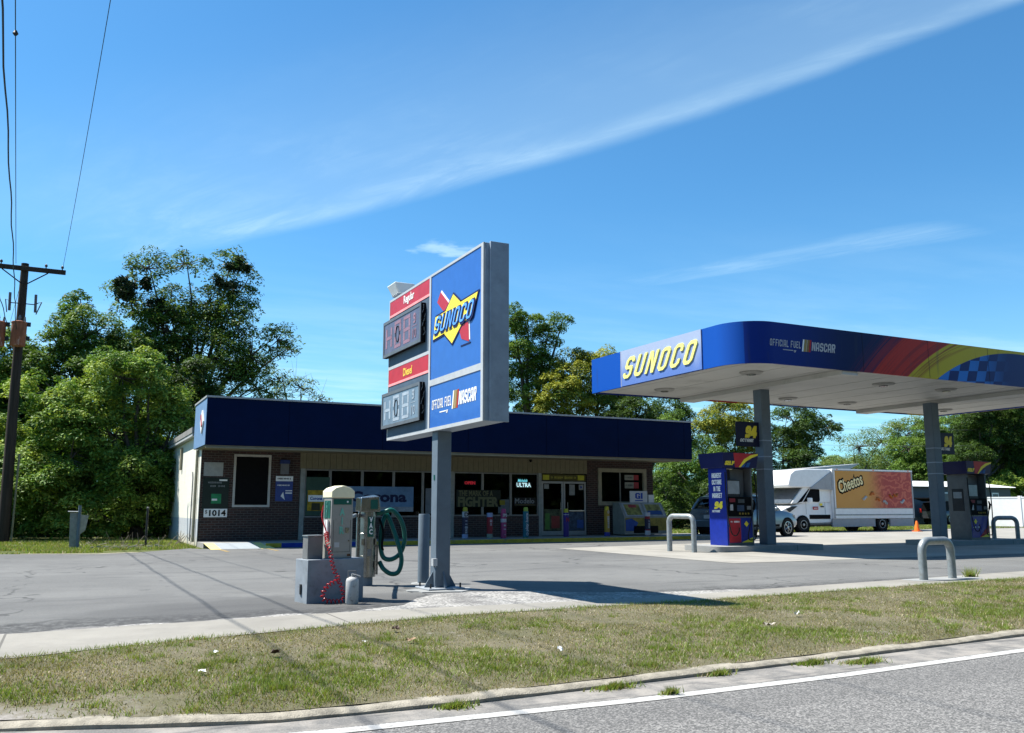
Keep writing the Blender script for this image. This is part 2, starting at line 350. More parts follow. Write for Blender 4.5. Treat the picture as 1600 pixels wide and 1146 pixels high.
def m_conc(base):
    def f(t, p, q):
        n = t.noise(p, .7, 6, .65); g = t.noise(p, 60, 4)
        c = t.mix(t.step(n, .3, .7), tuple(x * .84 for x in base), tuple(x * 1.1 for x in base))
        c = t.mix(t.m('MULTIPLY', t.step(t.noise(p, 3.3, 7, .7), .5, .75), .35), c, tuple(x * .55 for x in base))
        c = t.mix(t.m('MULTIPLY', t.step(g, .55, .75), .25), c, tuple(x * .7 for x in base))
        jx = t.m('ABSOLUTE', t.m('SUBTRACT', t.m('FRACT', t.m('DIVIDE', t.m('ADD', q[0], .4), 3.05)), .5))
        c = t.mix(t.m('MULTIPLY', t.step(jx, .4955, .4975), .75), c, tuple(x * .3 for x in base))
        return c, .85, g
    return f
def m_soil(t, p, q):
    n = t.noise(p, 1.1, 7, .7); g = t.noise(p, 45, 5, .7)
    c = t.mix(t.step(n, .38, .66), (.14, .135, .062), (.22, .19, .12))
    c = t.mix(t.step(t.noise(p, 1.6, 7, .75), .60, .70), c, (.36, .33, .29))
    c = t.mix(t.m('MULTIPLY', t.step(g, .4, .7), .6), c, (.10, .085, .055)); c = t.mix(t.m('MULTIPLY', t.step(t.noise(p, 120, 3, .7), .60, .68), .5), c, (.60, .56, .50))
    sand = t.m('MULTIPLY', t.m('SUBTRACT', 1.0, t.step(t.m('ADD', q[0], t.m('MULTIPLY', t.noise(p, 3.5, 8, .75), 2.4)), .8, 1.9)), t.m('SUBTRACT', 1.0, t.step(t.m('ADD', q[1], t.m('MULTIPLY', t.noise(p, 4.5, 8, .75), 1.6)), 6.9, 7.4)))
    c = t.mix(sand, c, t.mix(t.step(g, .35, .65), (.30, .275, .25), (.46, .43, .40)))
    return c, .95, g
def m_far(t, p, q):
    n = t.noise(p, .5, 6, .7); g = t.noise(p, 14, 5, .7)
    c = t.mix(t.step(n, .35, .65), (.105, .14, .03), (.17, .19, .05)); c = t.mix(t.step(g, .4, .75), c, (.06, .075, .02))
    c = t.mix(t.step(t.noise(p, .9, 5, .7), .60, .66), c, (.33, .29, .22))
    return c, .95, g
def m_gravel(t, p, q):
    vo = t.node('ShaderNodeTexVoronoi'); t.l.new(p, vo.inputs['Vector']); vo.inputs['Scale'].default_value = 38
    gr = t.xyz(vo.outputs['Color'])[0]
    c = t.mix(gr, (.17, .165, .155), (.62, .60, .56)); c = t.mix(t.m('MULTIPLY', t.step(t.noise(p, 1.6, 5), .45, .65), .7), c, (.16, .155, .15))
    return c, .95, gr
M_lot = groundmat('asphalt lot', m_lot); M_road = groundmat('road asphalt', m_road); M_gut = groundmat('gutter', m_gutter)
M_walk = groundmat('sidewalk concrete', m_conc((.37, .35, .305))); M_apron = groundmat('apron concrete', m_conc((.42, .40, .355)))
M_soil = groundmat('verge soil', m_soil); M_far = groundmat('lawn', m_far); M_grav = groundmat('gravel', m_gravel)
M_kerb = mat('kerb concrete', (.44, .40, .32), .9, var=.25, scale=9, bump=.8, bscale=90, dirt=((.16, .15, .12), .8, 4))

def lerp_line(pts):
    xs = [p[0] for p in pts]; ys = [p[1] for p in pts]
    return lambda x: float(np.interp(x, xs, ys))
L_kerb = lerp_line([(-40, 7.6), (-3, 6.75), (-1.2, 6.40), (-.37, 6.15), (-.14, 6.07), (.72, 5.74), (1.25, 5.60), (2.5, 5.55), (3.89, 5.62), (6.21, 5.74), (8.72, 5.89), (16, 6.2), (60, 7.7)])
L_wn = lerp_line([(-40, 7.9), (-.49, 8.04), (-.21, 8.03), (.56, 8.32), (2.15, 8.67), (3.77, 9.02), (5.51, 9.06), (7.2, 9.06), (9.59, 9.23), (14.24, 9.53), (60, 12)])
L_wf = lerp_line([(-40, 9.2), (-.44, 9.54), (.82, 9.68), (2.58, 9.83), (4.08, 9.80), (6.66, 9.63), (9.08, 9.92), (15.81, 10.55), (60, 14)])
L_l1 = lerp_line([(-40, 7.2), (-1, 5.65), (.6, 5.40), (1.5, 5.31), (3.6, 5.22), (5.41, 5.25), (7.98, 5.40), (14, 5.7), (60, 7.3)])
XS = [-40, -20, -10, -6, -4] + list(np.arange(-3, 16.01, .25)) + [18, 21, 25, 32, 45, 60]
def strip(fa, fb, za, zb, xs=XS):
    mb = MB(); vs = []; n = len(xs)
    for x in xs: vs += [(x, fa(x), za), (x, fb(x), zb)]
    return mb.add(vs, [(2 * i, 2 * i + 2, 2 * i + 3, 2 * i + 1) for i in range(n - 1)])
# ground: one sheet to the horizon, low under the road
gy = [-900, 6.9, 7.3, 900]; gz = [-.30, -.30, -.03, -.03]; vs = []; fs = []
gx = [-900, -60, 60, 900]
for yy, zz in zip(gy, gz): vs += [(x, yy, zz) for x in gx]
for j in range(3):
    for i in range(3): a = j * 4 + i; fs.append((a, a + 1, a + 5, a + 4))
struct('ground', MB().add(vs, fs), M_far)
struct('road', strip(lambda x: -9.0, lambda x: L_l1(x) + .03, -.13, -.13), M_road)
struct('gutter', strip(lambda x: L_l1(x) + .03, lambda x: L_kerb(x) + .02, -.13, -.125), M_gut)
M_paint = mat('worn white road paint', (.60, .59, .56), .8, var=.12, scale=20, dirt=((.22, .21, .20), .9, 14))
struct('road_marking', strip(lambda x: L_l1(x) - .115, lambda x: L_l1(x), -.126, -.126), M_paint)
# kerb with a rounded top
mb = MB(); prof = [(0, -.25), (0, -.105), (.018, -.092), (.05, -.084), (.115, -.080), (.13, -.25)]
mb.loft([[(x, L_kerb(x) + a, z + .004 * math.sin(x * 3.1) + .003 * math.sin(x * 9.7)) for a, z in prof] for x in XS]); struct('kerb', mb, M_kerb)
# verge
rng = np.random.default_rng(3)
def vz(x, y):
    a = L_kerb(x) + .09; b = L_wn(x) + .13; f = min(1, max(0, (y - a) / max(.1, b - a)))
    sf = math.sin(PI * f); return -.079 + .082 * f + sf * (.035 + .012 * math.sin(x * 2.3 + y * 3) + .01 * math.sin(x * 5.1 - y * 4.2))
xs = list(np.arange(-6, 20.1, .2)) + [25, 35, 60]; xs = [-40, -20, -10] + xs; mb = MB(); NV = 22; vs = []
for x in xs:
    a = L_kerb(x) + .09; b = L_wn(x) + .13
    for k in range(NV): y = a + (b - a) * k / (NV - 1); vs.append((x, y, vz(x, y)))
mb.add(vs, [(i * NV + k, (i + 1) * NV + k, (i + 1) * NV + k + 1, i * NV + k + 1) for i in range(len(xs) - 1) for k in range(NV - 1)])
struct('verge', mb, M_soil)
struct('sidewalk', strip(L_wn, L_wf, .008, .008), M_walk)
# parking lot
lot = [(x, L_wf(x) - .12) for x in XS] + [(60, 33), (21.6, 33), (21.6, 26.6), (3.5, 26.6), (3.3, 27.2), (1.8, 25.4), (.8, 25.0), (-1.4, 25.9), (-4, 26.2), (-40, 27)]
struct('parking_lot', MB().sheet(lot, 0), M_lot)
struct('gravel_patch', MB().sheet([(2.7, 9.72), (3.2, 10.05), (3.7, 10.25), (4.1, 10.9), (4.55, 11.35), (5.2, 11.45), (5.9, 11.2), (6.4, 10.7), (7.4, 10.25), (8.6, 10.1), (9.0, 9.86), (6.66, 9.56), (4.1, 9.72)], .004), M_grav)
struct('dirt_strip', MB().sheet([(x, L_wf(x) + .10 + .07 * math.sin(x * 3.7) + .05 * math.sin(x * 9.1)) for x in np.arange(-4, 3.01, .15)] + [(x, L_wf(x) - .04) for x in (3, 1, 0, -2, -4)], .0042), M_grav)
struct('concrete_apron', MB().sheet([(12.6, 14.75), (30, 14.4), (30, 21.8), (50, 21.8), (50, 32.6), (23.6, 32.6), (22.4, 24.2), (12.7, 22.4)], .005), M_apron)
struct('back_road', MB().sheet([(40, 33.0), (75, 28.0), (75, 31.5), (46, 35.0)], .002), M_lot)
# light-coloured edge strip along the lot at the left
bx_ = MB().sheet([(-.9, 25.55), (.8, 24.75), (1.9, 25.2), (1.7, 25.45), (.8, 25.05), (-.9, 25.8)], .006); struct('lot_edging', bx_, M_kerb)

# grass blades: nobody could count them
def blades(name, label, pts, hmin, hmax, w, mats, mis, seed=1):
    r = np.random.default_rng(seed); n = len(pts); P = np.array(pts)
    h = r.uniform(hmin, hmax, n) * mis[1]; a = r.uniform(0, 2 * PI, n); b = r.uniform(0, 2 * PI, n); le = r.uniform(.2, 1.1, n) * h
    ww = w * r.uniform(.6, 1.3, n); dx = np.cos(a) * ww; dy = np.sin(a) * ww
    v = np.empty((n, 3, 3)); v[:, 0] = P; v[:, 1] = P; v[:, 0, 0] -= dx; v[:, 0, 1] -= dy; v[:, 1, 0] += dx; v[:, 1, 1] += dy
    v[:, 2] = P; v[:, 2, 0] += np.cos(b) * le; v[:, 2, 1] += np.sin(b) * le; v[:, 2, 2] += h
    me = bpy.data.meshes.new(name); me.vertices.add(n * 3); me.vertices.foreach_set('co', v.reshape(-1)); me.loops.add(n * 3)
    me.loops.foreach_set('vertex_index', np.arange(n * 3, dtype=np.int32)); me.polygons.add(n)
    me.polygons.foreach_set('loop_start', np.arange(0, n * 3, 3, dtype=np.int32)); me.polygons.foreach_set('loop_total', np.full(n, 3, dtype=np.int32))
    me.polygons.foreach_set('material_index', mis[0].astype(np.int32)); me.update(); me.validate()
    o = bpy.data.objects.new(name, me); COL.objects.link(o)
    for m in mats: me.materials.append(m)
    return tag(o, label, 'grass', kind='stuff')
LG = leafmat('fresh grass blade', (.140, .21, .030), .3); LD = leafmat('dry grass blade', (.36, .30, .17), .2); LO = leafmat('olive grass blade', (.17, .17, .05), .3); LP = leafmat('bleached straw', (.52, .46, .33), .1); LB = leafmat('dead brown blade', (.055, .042, .022), .1)
C_lit = leafmat('dead leaf', (.22, .12, .06), .1)
def vn(x, y, s, k):  # cheap smooth noise
    return (np.sin(x * s + k) * np.sin(y * s * 1.3 + k * 2.1) + np.sin(x * s * 2.17 + y * s * 1.1 + k * 3) * .6 + np.sin(x * s * 4.3 - y * s * 3.7 + k) * .4 + np.sin(x * s * 9.1 + y * s * 7.7 + k * 5) * .25) / 2.25
N = 330000; X = rng.uniform(-2.5, 17, N); tt = rng.uniform(0, 1, N); A = np.array([L_kerb(x) for x in X]) + .09; B = np.array([L_wn(x) for x in X]) + .07
Y = A + (B - A) * tt
g1 = vn(X, Y, 1.7, 1.0) + .5 * vn(X, Y, 6.0, 2.0); bare = vn(X, Y, 1.35, 4.0) + .6 * vn(X, Y, 4.1, 7.0)
edge_ = np.maximum(np.exp(-(1 - tt) * 14), 0) + np.exp(-((tt - .2) / .19) ** 2) * np.clip(1.15 - .09 * X, .45, 1.2)
keep = rng.uniform(0, 1, N) < np.clip(.76 - bare * .9 + edge_ * .5, .18, 1)
keep &= ~((rng.uniform(0, 1, N) < np.clip(1.2 - (X + .8 * g1) * 1.3, 0, .93)) & (Y - .30 * g1 + .1 * bare < 6.45))
X, Y, g1, tt, edge_ = X[keep], Y[keep], g1[keep], tt[keep], edge_[keep]
Z = np.array([vz(x, y) for x, y in zip(X, Y)]) - .004
green = np.clip(.06 + .55 * g1 + .62 * edge_, .04, .95); rr = rng.uniform(0, 1, len(X))
mi = np.where(rr < green * .75, 0, np.where(rr < green * .75 + .30, 2, 1)); r3 = rng.uniform(0, 1, len(X)); mi = np.where(r3 < .07, 3, np.where(r3 < .24, 4, mi)); hs = np.where(mi == 0, 1.15, np.where(mi == 2, .85, .55)) * (1 + .35 * edge_)
blades('verge_grass', 'patchy green and straw coloured grass strip between kerb and sidewalk', np.stack([X, Y, Z], 1), .010, .036, .0036, [LG, LD, LO, LP, LB], (mi, hs))

# tufts and leaf litter over the thin turf
NT_ = 1500; tx_ = rng.uniform(-2.5, 14, NT_); ft_ = rng.beta(1.2, 2.2, NT_); ta = np.array([L_kerb(x) for x in tx_]) + .12; tb = np.array([L_wn(x) for x in tx_]); ty_ = ta + (tb - ta) * ft_
kp = (vn(tx_, ty_, 1.7, 1.0) > .0) & ~((tx_ < .2) & (ty_ < 6.6)); tx_, ty_ = tx_[kp], ty_[kp]; nb = 44
X = (tx_[:, None] + rng.normal(0, .035, (len(tx_), nb))).ravel(); Y = (ty_[:, None] + rng.normal(0, .03, (len(tx_), nb))).ravel()
Z = np.array([vz(x, y) for x, y in zip(X, Y)]) - .004
blades('verge_grass', 'brighter green tufts standing out of the thin verge turf', np.stack([X, Y, Z], 1), .018, .062, .0034, [LG, LD, LO, LP, LB], (rng.choice([0, 2, 1, 3], len(X), p=[.62, .24, .1, .04]), np.ones(len(X))), 8)
N = 9000; X = rng.uniform(-2, 14, N); tt2 = rng.uniform(0.02, 1, N); Y = np.array([L_kerb(x) + .1 + (L_wn(x) - L_kerb(x) - .1) * t_ for x, t_ in zip(X, tt2)]); kp = bare_ = vn(X, Y, 2.3, 9) > -.2; X, Y = X[kp], Y[kp]
o_ = blades('leaf_litter', 'tiny dead leaves, chips and pebbles scattered over the verge', np.stack([X, Y, np.array([vz(x, y) for x, y in zip(X, Y)]) + .003], 1), .003, .009, .007, [LP, LB, C_lit], (rng.choice([0, 1, 2], len(X), p=[.35, .4, .25]), np.ones(len(X))), 9); o_['category'] = 'litter'
N = 70000; X = rng.uniform(-9, 3.6, N); Y = rng.uniform(25, 37, N) ** 1.0; k = (vn(X, Y, 1.1, 3) < .35) & (Y > 26.2 + .2 * np.sin(X * 3)) & ~((X > 1) & (Y < 27.3)); X, Y = X[k], Y[k]
blades('lawn_grass', 'sunlit grass left of the store under the trees', np.stack([X, Y, X * 0 - .03], 1), .04, .10, .012, [LG, LD, LO], (rng.choice([0, 2, 1], len(X), p=[.62, .26, .12]), np.ones(len(X))), 4)
N = 30000; X = rng.uniform(22, 60, N); Y = rng.uniform(33.1, 40, N); 
blades('lawn_grass', 'grass strip behind the concrete drive at the right', np.stack([X, Y, X * 0 - .03], 1), .05, .12, .02, [LG, LD, LO], (rng.choice([0, 2, 1], N, p=[.6, .3, .1]), np.ones(N)), 5)
# weeds rooted in the gutter and beside the near hoop: separate small tufts
def weed(x, y, z, r, n, label, seed, h=.06):
    r_ = np.random.default_rng(seed); a = r_.uniform(0, 2 * PI, n); q = np.abs(r_.normal(0, .5, n)) * r
    P = np.stack([x + np.cos(a) * q * 1.6, y + np.sin(a) * q * .6, np.full(n, z)], 1)
    o = blades('weed', None, P, h * .25, h * 1.25, .005, [LG, LD, LO], (r_.choice([0, 2, 1], n, p=[.6, .3, .1]), np.ones(n)), seed)
    o['label'] = label; o['category'] = 'weed'; return o
for k, (x, y, r, lb) in enumerate([(2.35, 5.50, .10, 'leftmost small green weed tuft in the gutter'), (3.6, 5.56, .12, 'second weed tuft from the left in the gutter'), (4.6, 5.62, .09, 'small weed tuft on the kerb foot right of centre'), (3.85, 5.22, .06, 'tiny weed tuft growing across the white edge line'), (6.05, 5.52, .16, 'longest weed mat spreading from the kerb onto the white line'), (5.6, 5.66, .12, 'weed mat hugging the kerb left of the longest mat')]):
    weed(x, y, -.128, r, int(4200 * r), lb, 40 + k, .05)
weed(13.6, 10.05, .0, .10, 260, 'dark leafy weed at the right foot of the near steel hoop', 60, .16)

# ================================================================== SMALL MATERIALS
def C(name, *col, **k): return mat(name, col, **k)
P_blue = C('sign blue', .040, .17, .58, rough=.35, var=.05, coat=.2)
P_navy = C('fascia navy', .0015, .011, .055, rough=.6, var=.10, scale=1.5, spec=.06)
P_dkblue = C('panel dark blue', .005, .013, .10, rough=.4, var=.08)
P_white = C('white paint', .78, .78, .76, rough=.5, var=.05)
P_alu = C('pale painted frame', .62, .645, .66, rough=.45, var=.08, dirt=((.35, .35, .35), .4, 6))
P_gmetal = C('sign cabinet grey', .40, .48, .58, rough=.5, metal=.2, var=.12, scale=3, dirt=((.16, .17, .18), .3, 5))
P_pole = C('blue-grey pole paint', .17, .22, .27, rough=.5, var=.07, scale=4, dirt=((.12, .14, .16), .3, 5))
P_red = C('sign red', .62, .035, .05, rough=.4, var=.08)
P_yel = C('sign yellow', .85, .68, .05, rough=.4, var=.04)
P_pyel = C('letter pale yellow', .86, .80, .22, rough=.4, var=.04)
P_black = C('black', .006, .006, .007, rough=.7, var=.2, spec=.1)
P_dgrey = C('dark grey', .035, .038, .042, rough=.5, var=.2)
P_mgrey = C('mid grey', .24, .24, .235, rough=.5, var=.12, dirt=((.12, .12, .12), .4, 8))
P_beige = C('beige trim', .42, .38, .27, rough=.7, var=.1, dirt=((.2, .18, .12), .4, 4))
P_cream = C('cream cap', .78, .72, .50, rough=.6, var=.08)
P_glass = glassmat('window glass', (.30, .34, .35), .006)
P_cglass = glassmat('car glass', (.10, .12, .13), .05)
P_teal = C('green plate', .01, .13, .10, rough=.4)
P_mint = C('mint lettering', .22, .62, .50, rough=.5)
P_rubber = C('rubber', .018, .018, .018, rough=.8)
P_steel = C('brushed steel', .36, .355, .34, rough=.27, metal=.95, var=.15, scale=8)
P_galv = C('galvanised pipe', .40, .44, .45, rough=.45, metal=.45, var=.15, scale=10, dirt=((.25, .2, .15), .5, 9))
P_orange = C('cone orange', .85, .16, .02, rough=.5)
NX = (0, -1, 0); FX = (1, 0, 0)      # reading directions: sign faces towards -X, towards -Y

# ================================================================== STORE
def scribble(x0, x1, z, h, y, m, parent, axis='x', name='small_print', seed=1):
    # print too small to read in the photograph: a broken row of short strokes
    r_ = random.Random(seed * 7 + int(x0 * 100)); mb = MB(); a = x0
    while a < x1:
        w = h * r_.uniform(.12, .5); hh = h * r_.uniform(.6, 1)
        if r_.random() > .15: mb.box(a, min(a + w, x1), y - .003, y - .0005, z - hh / 2, z + hh / 2) if axis == 'x' else mb.box(z - hh / 2, z + hh / 2, y - .003, y - .0005, a, min(a + w, x1))
        a += w + h * .16
    return mb.build(name, m, parent, fix=False)
def m_brick():
    m = bpy.data.materials.new('dark brick'); m.use_nodes = True; t = NT(m.node_tree); b = t.n['Principled BSDF']
    p = t.node('ShaderNodeNewGeometry').outputs['Position']; q = t.xyz(p)
    br = t.node('ShaderNodeTexBrick'); t.put(br.inputs['Vector'], t.vec(t.m('ADD', q[0], q[1]), q[2], 0.0))
    br.inputs['Scale'].default_value = 1; br.inputs['Brick Width'].default_value = .215; br.inputs['Row Height'].default_value = .075; br.inputs['Mortar Size'].default_value = .010
    t.put(br.inputs['Color1'], (.065, .027, .021)); t.put(br.inputs['Color2'], (.026, .013, .012)); t.put(br.inputs['Mortar'], (.10, .088, .078))
    c = t.mix(t.m('MULTIPLY', t.noise(p, 3, 5), .4), br.outputs[0], (.03, .022, .02)); t.put(b.inputs['Base Color'], c); b.inputs['Roughness'].default_value = .9
    bn = t.node('ShaderNodeBump'); bn.inputs['Distance'].default_value = .008; bn.invert = True; t.l.new(br.outputs[1], bn.inputs['Height']); t.l.new(bn.outputs[0], b.inputs['Normal'])
    return m
M_brick = m_brick()
def m_side():
    m = bpy.data.materials.new('painted block wall'); m.use_nodes = True; t = NT(m.node_tree); b = t.n['Principled BSDF']
    p = t.node('ShaderNodeNewGeometry').outputs['Position']; q = t.xyz(p)
    n = t.noise(p, 2, 6, .65)
    mp = t.node('ShaderNodeMapping'); t.l.new(p, mp.inputs[0]); mp.inputs['Scale'].default_value = (1, 5, .25)
    st = t.step(t.noise(mp.outputs[0], 1.2, 5, .6), .55, .75)
    up = t.mix(t.m('MULTIPLY', st, .5), t.mix(n, (.60, .58, .51), (.68, .66, .58)), (.40, .38, .28))
    lo = t.mix(n, (.33, .36, .39), (.42, .44, .46)); lo = t.mix(t.m('MULTIPLY', t.m('SUBTRACT', 1.0, t.step(t.m('ADD', q[2], t.m('MULTIPLY', n, .3)), .15, .55)), .6), lo, (.45, .38, .22))
    c = t.mix(t.step(q[2], .80, .815), lo, up)
    t.put(b.inputs['Base Color'], c); b.inputs['Roughness'].default_value = .85
    br = t.node('ShaderNodeTexBrick'); t.put(br.inputs['Vector'], t.vec(q[1], q[2], 0.0)); br.inputs['Scale'].default_value = 1
    br.inputs['Brick Width'].default_value = .4; br.inputs['Row Height'].default_value = .2; br.inputs['Mortar Size'].default_value = .006
    bn = t.node('ShaderNodeBump'); bn.inputs['Distance'].default_value = .003; bn.inputs['Strength'].default_value = .5; bn.invert = True; t.l.new(br.outputs[1], bn.inputs['Height']); t.l.new(bn.outputs[0], b.inputs['Normal'])
    return m
M_side = m_side()
M_siding = C('beige siding', .27, .24, .145, rough=.75, var=.08, dirt=((.22, .19, .12), .35, 3))
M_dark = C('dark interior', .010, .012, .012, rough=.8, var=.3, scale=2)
M_roof = C('roof felt', .30, .30, .29, rough=.9, var=.15, scale=2)
WY = 29.0
B = thing('store_building', (3.7, WY, 0), 'low brick and cream convenience store with a long navy fascia across its front', 'shop')
mb = MB(); mb.box(3.72, 4.70, WY, WY + .2, 0, 2.95); mb.box(5.86, 6.80, WY, WY + .2, 0, 2.95); mb.box(4.70, 5.86, WY, WY + .2, 0, 1.17); mb.box(4.70, 5.86, WY, WY + .2, 2.83, 2.95)
mb.build('brick_pier', M_brick, B)
bx('brick_knee_wall', 12.26, 15.66, WY + .002, WY + .2, 0, .86, M_brick, B); bx('brick_knee_wall', 6.98, 12.0, WY + .002, WY + .2, 0, .84, M_brick, B)
mb = MB(); mb.box(17.76, 18.30, WY, WY + .2, 0, 2.95); mb.box(20.42, 20.82, WY, WY + .2, 0, 2.95); mb.box(18.30, 20.42, WY, WY + .2, 0, 1.30); mb.box(18.30, 20.42, WY, WY + .2, 2.62, 2.95)
mb.build('brick_pier', M_brick, B)
mb = MB(); mb.box(3.70, 3.715, WY - .02, 38, -.02, 3.52); mb.box(3.715, 20.8, 37.8, 38, -.02, 3.5); mb.box(20.62, 20.8, WY + .2, 37.8, -.02, 3.5); mb.box(3.715, 3.9, WY + .2, 37.8, -.02, 3.52)
mb.build('side_wall', M_side, B)
mb = MB(); x = 6.80
while x < 17.74: mb.box(x, min(x + .192, 17.76), WY - .01, WY + .1, 2.42, 2.94); x += .2
mb.box(6.80, 17.76, WY + .02, WY + .09, 2.42, 2.93); mb.build('siding', M_siding, B)
bx('roof', 3.5, 21.0, 29.95, 38.3, 3.54, 3.72, M_roof, B)
bx('roof_gutter', 3.52, 3.68, 30.0, 38.3, 3.44, 3.56, P_alu, B)
f = bx('fascia', 3.58, 21.46, 27.3, 29.9, 2.99, 4.40, P_navy, B)
mb = MB(); mb.box(3.54, 21.50, 27.26, 29.94, 4.40, 4.455); mb.build('coping', C('coping metal', .50, .52, .52, rough=.5, var=.1), f)
M_soffit = C('beige soffit', .30, .27, .18, rough=.8, var=.1, scale=3)
mb = MB(); mb.box(3.60, 21.44, 27.33, WY + .1, 2.945, 2.988); mb.box(3.60, 21.44, 27.31, 27.42, 2.90, 2.944); mb.build('soffit', M_soffit, B)
# left return: lighter copy of the fascia blue, sunlight put into its colour
bx('fascia_return', 3.565, 3.579, 27.31, 29.89, 2.995, 4.398, C('sunlit return blue', .22, .38, .62, rough=.5, var=.06), f)
lg = MB().prism([(28.3, 3.72), (28.0, 3.36), (27.7, 3.72), (28.0, 4.08)], 'x', 3.52, 3.562).build('emblem_panel', P_white, f)
MB().prism([(28.12, 3.9), (27.9, 3.55), (27.82, 3.6), (28.04, 3.95)], 'x', 3.50, 3.519).build('arrow_mark', P_red, lg)
# downpipe and conduit on the side wall
MB().tube([(3.64, 29.45, .1), (3.64, 29.45, 2.95)], .045).build('downpipe', P_beige, B)
MB().tube([(3.66, 30.4, .1), (3.66, 30.4, 2.1), (3.66, 30.55, 2.3)], .02).build('conduit', P_mgrey, B)
MB().box(3.62, 3.69, 33.9, 34.1, 2.5, 3.3).build('vent_pipe', P_beige, B)
# panel seams on the fascia
mb = MB()
for x in np.arange(6.0, 21.4, 3.02): bx('panel_seam', x, x + .012, 27.294, 27.2995, 3.0, 4.395, C('seam dark', .002, .006, .03, rough=.7, spec=.05), f)
# interior
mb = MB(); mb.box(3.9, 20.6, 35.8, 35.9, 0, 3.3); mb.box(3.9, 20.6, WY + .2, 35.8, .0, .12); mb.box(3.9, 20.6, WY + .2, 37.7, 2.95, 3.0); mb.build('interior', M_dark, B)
# windows: frame + pane each
P_frame = C('aluminium mullion', .30, .30, .28, rough=.5, metal=.3, var=.1)
def window(x0, x1, z0, z1, fw=.045, fm=None, name='window', y=WY + .03, glass=True):
    fm = fm or P_frame
    mb = MB(); mb.box(x0, x0 + fw, y, y + .09, z0, z1); mb.box(x1 - fw, x1, y, y + .09, z0, z1); mb.box(x0 + fw, x1 - fw, y, y + .09, z1 - fw, z1); mb.box(x0 + fw, x1 - fw, y, y + .09, z0, z0 + fw)
    w = mb.build(name, fm, B)
    if glass: bx('pane', x0 + fw, x1 - fw, y + .04, y + .05, z0 + fw, z1 - fw, P_glass, w)
    return w
for a, b in ((6.98, 7.82), (7.82, 8.92), (8.92, 10.03), (10.03, 11.10), (11.10, 12.0)): window(a, b, .84, 2.41)
for a, b in ((12.26, 13.39), (13.39, 14.52), (14.52, 15.66)): window(a, b, .86, 2.41)
for a, b in ((12.0, 12.26), (6.82, 6.97), (15.66, 15.78)): bx('timber_post', a, b, WY - .01, WY + .12, .12, 2.419, C('worn white post', .36, .38, .35, rough=.7, var=.12), B)
# boarded window in the left brick pier
w = window(4.70, 5.86, 1.17, 2.83, .07, C('chalky white frame', .62, .60, .55, rough=.7, var=.1), y=WY - .02, glass=False)
bx('board', 4.775, 5.785, WY + .02, WY + .05, 1.245, 2.755, P_black, w)
# right window in a wide beige surround
w = window(18.24, 20.48, 1.24, 2.66, .15, P_beige, y=WY - .05, glass=False)
MB().box(19.26, 19.31, WY + .03, WY + .08, 1.39, 2.51).build('glazing_bar', P_frame, w)
bx('pane', 18.39, 20.33, WY + .05, WY + .06, 1.39, 2.51, P_glass, w)
# double door + transom
for (a, b) in ((15.80, 16.72), (16.74, 17.72)):
    mb = MB(); z0, z1 = .14, 2.13; y = WY + .03; fw = .07
    mb.box(a, a + fw, y, y + .06, z0, z1); mb.box(b - fw, b, y, y + .06, z0, z1); mb.box(a + fw, b - fw, y, y + .06, z1 - .08, z1); mb.box(a + fw, b - fw, y, y + .06, z0, z0 + .16)
    dr = mb.build('door', C('bleached door frame', .42, .44, .43, rough=.5, metal=.2, var=.08), B)
    bx('pane', a + fw, b - fw, y + .025, y + .035, z0 + .16, z1 - .08, P_glass, dr)
    MB().tube([(b - .14 if a < 16 else a + .14, y - .002, 1.0), (b - .14 if a < 16 else a + .14, y - .06, 1.0), (b - .14 if a < 16 else a + .14, y - .06, 1.35), (b - .14 if a < 16 else a + .14, y - .002, 1.35)], .014).build('handle', P_steel, dr)
MB().box(16.95, 17.62, WY - .02, WY + .0, 1.02, 1.06).build('push_bar', C('bright push bar', .8, .8, .8, rough=.2, metal=.7), B)
tr = bx('transom_panel', 15.80, 17.72, WY + .03, WY + .06, 2.16, 2.39, C('transom olive', .10, .09, .015, rough=.6), B)
for a, b in ((15.86, 16.12), (17.36, 17.64)): bx('yellow_block', a, b, WY + .018, WY + .028, 2.185, 2.365, C('dull yellow', .62, .58, .04), tr)
scribble(16.2, 17.28, 2.275, .11, WY + .03, C('olive letters', .42, .38, .06), tr)
sc = MB(); sc.lathe((15.3, WY - .06, 2.9), (0, 0, -1), [(.05, 0), (.05, .03), (.035, .07), (.01, .085)]); sc.build('dome_camera', P_black, B)
# raised walk in front (structure), kerb painted yellow and blue, ramp
M_swalk = groundmat('shop walk', m_conc((.40, .39, .36)))
struct('walkway', MB().box(5.35, 23.6, 26.75, WY - .001, -.05, .12), M_swalk)
struct('walkway', MB().box(3.72, 5.35, 27.6, WY - .001, -.05, .12), M_swalk)
M_ky = C('yellow kerb paint', .60, .47, .05, rough=.8, var=.2, dirt=((.25, .22, .15), .7, 4))
for a, b, m in ((5.35, 5.8, M_ky), (5.8, 8.6, C('blue kerb paint', .02, .06, .42, rough=.7, var=.12)), (8.6, 21.0, M_ky)): struct('kerb_paint', MB().box(a, b, 26.72, 26.749, -.04, .121), m)
struct('ramp', MB().add([(4.0, 26.1, .004), (5.1, 26.1, .004), (5.1, 27.6, .122), (4.0, 27.6, .122), (4.0, 27.6, -.02), (5.1, 27.6, -.02)], [(0, 1, 2, 3), (0, 3, 4), (1, 5, 2)]), C('pale blue-grey ramp paint', .42, .47, .50, rough=.8, var=.08))
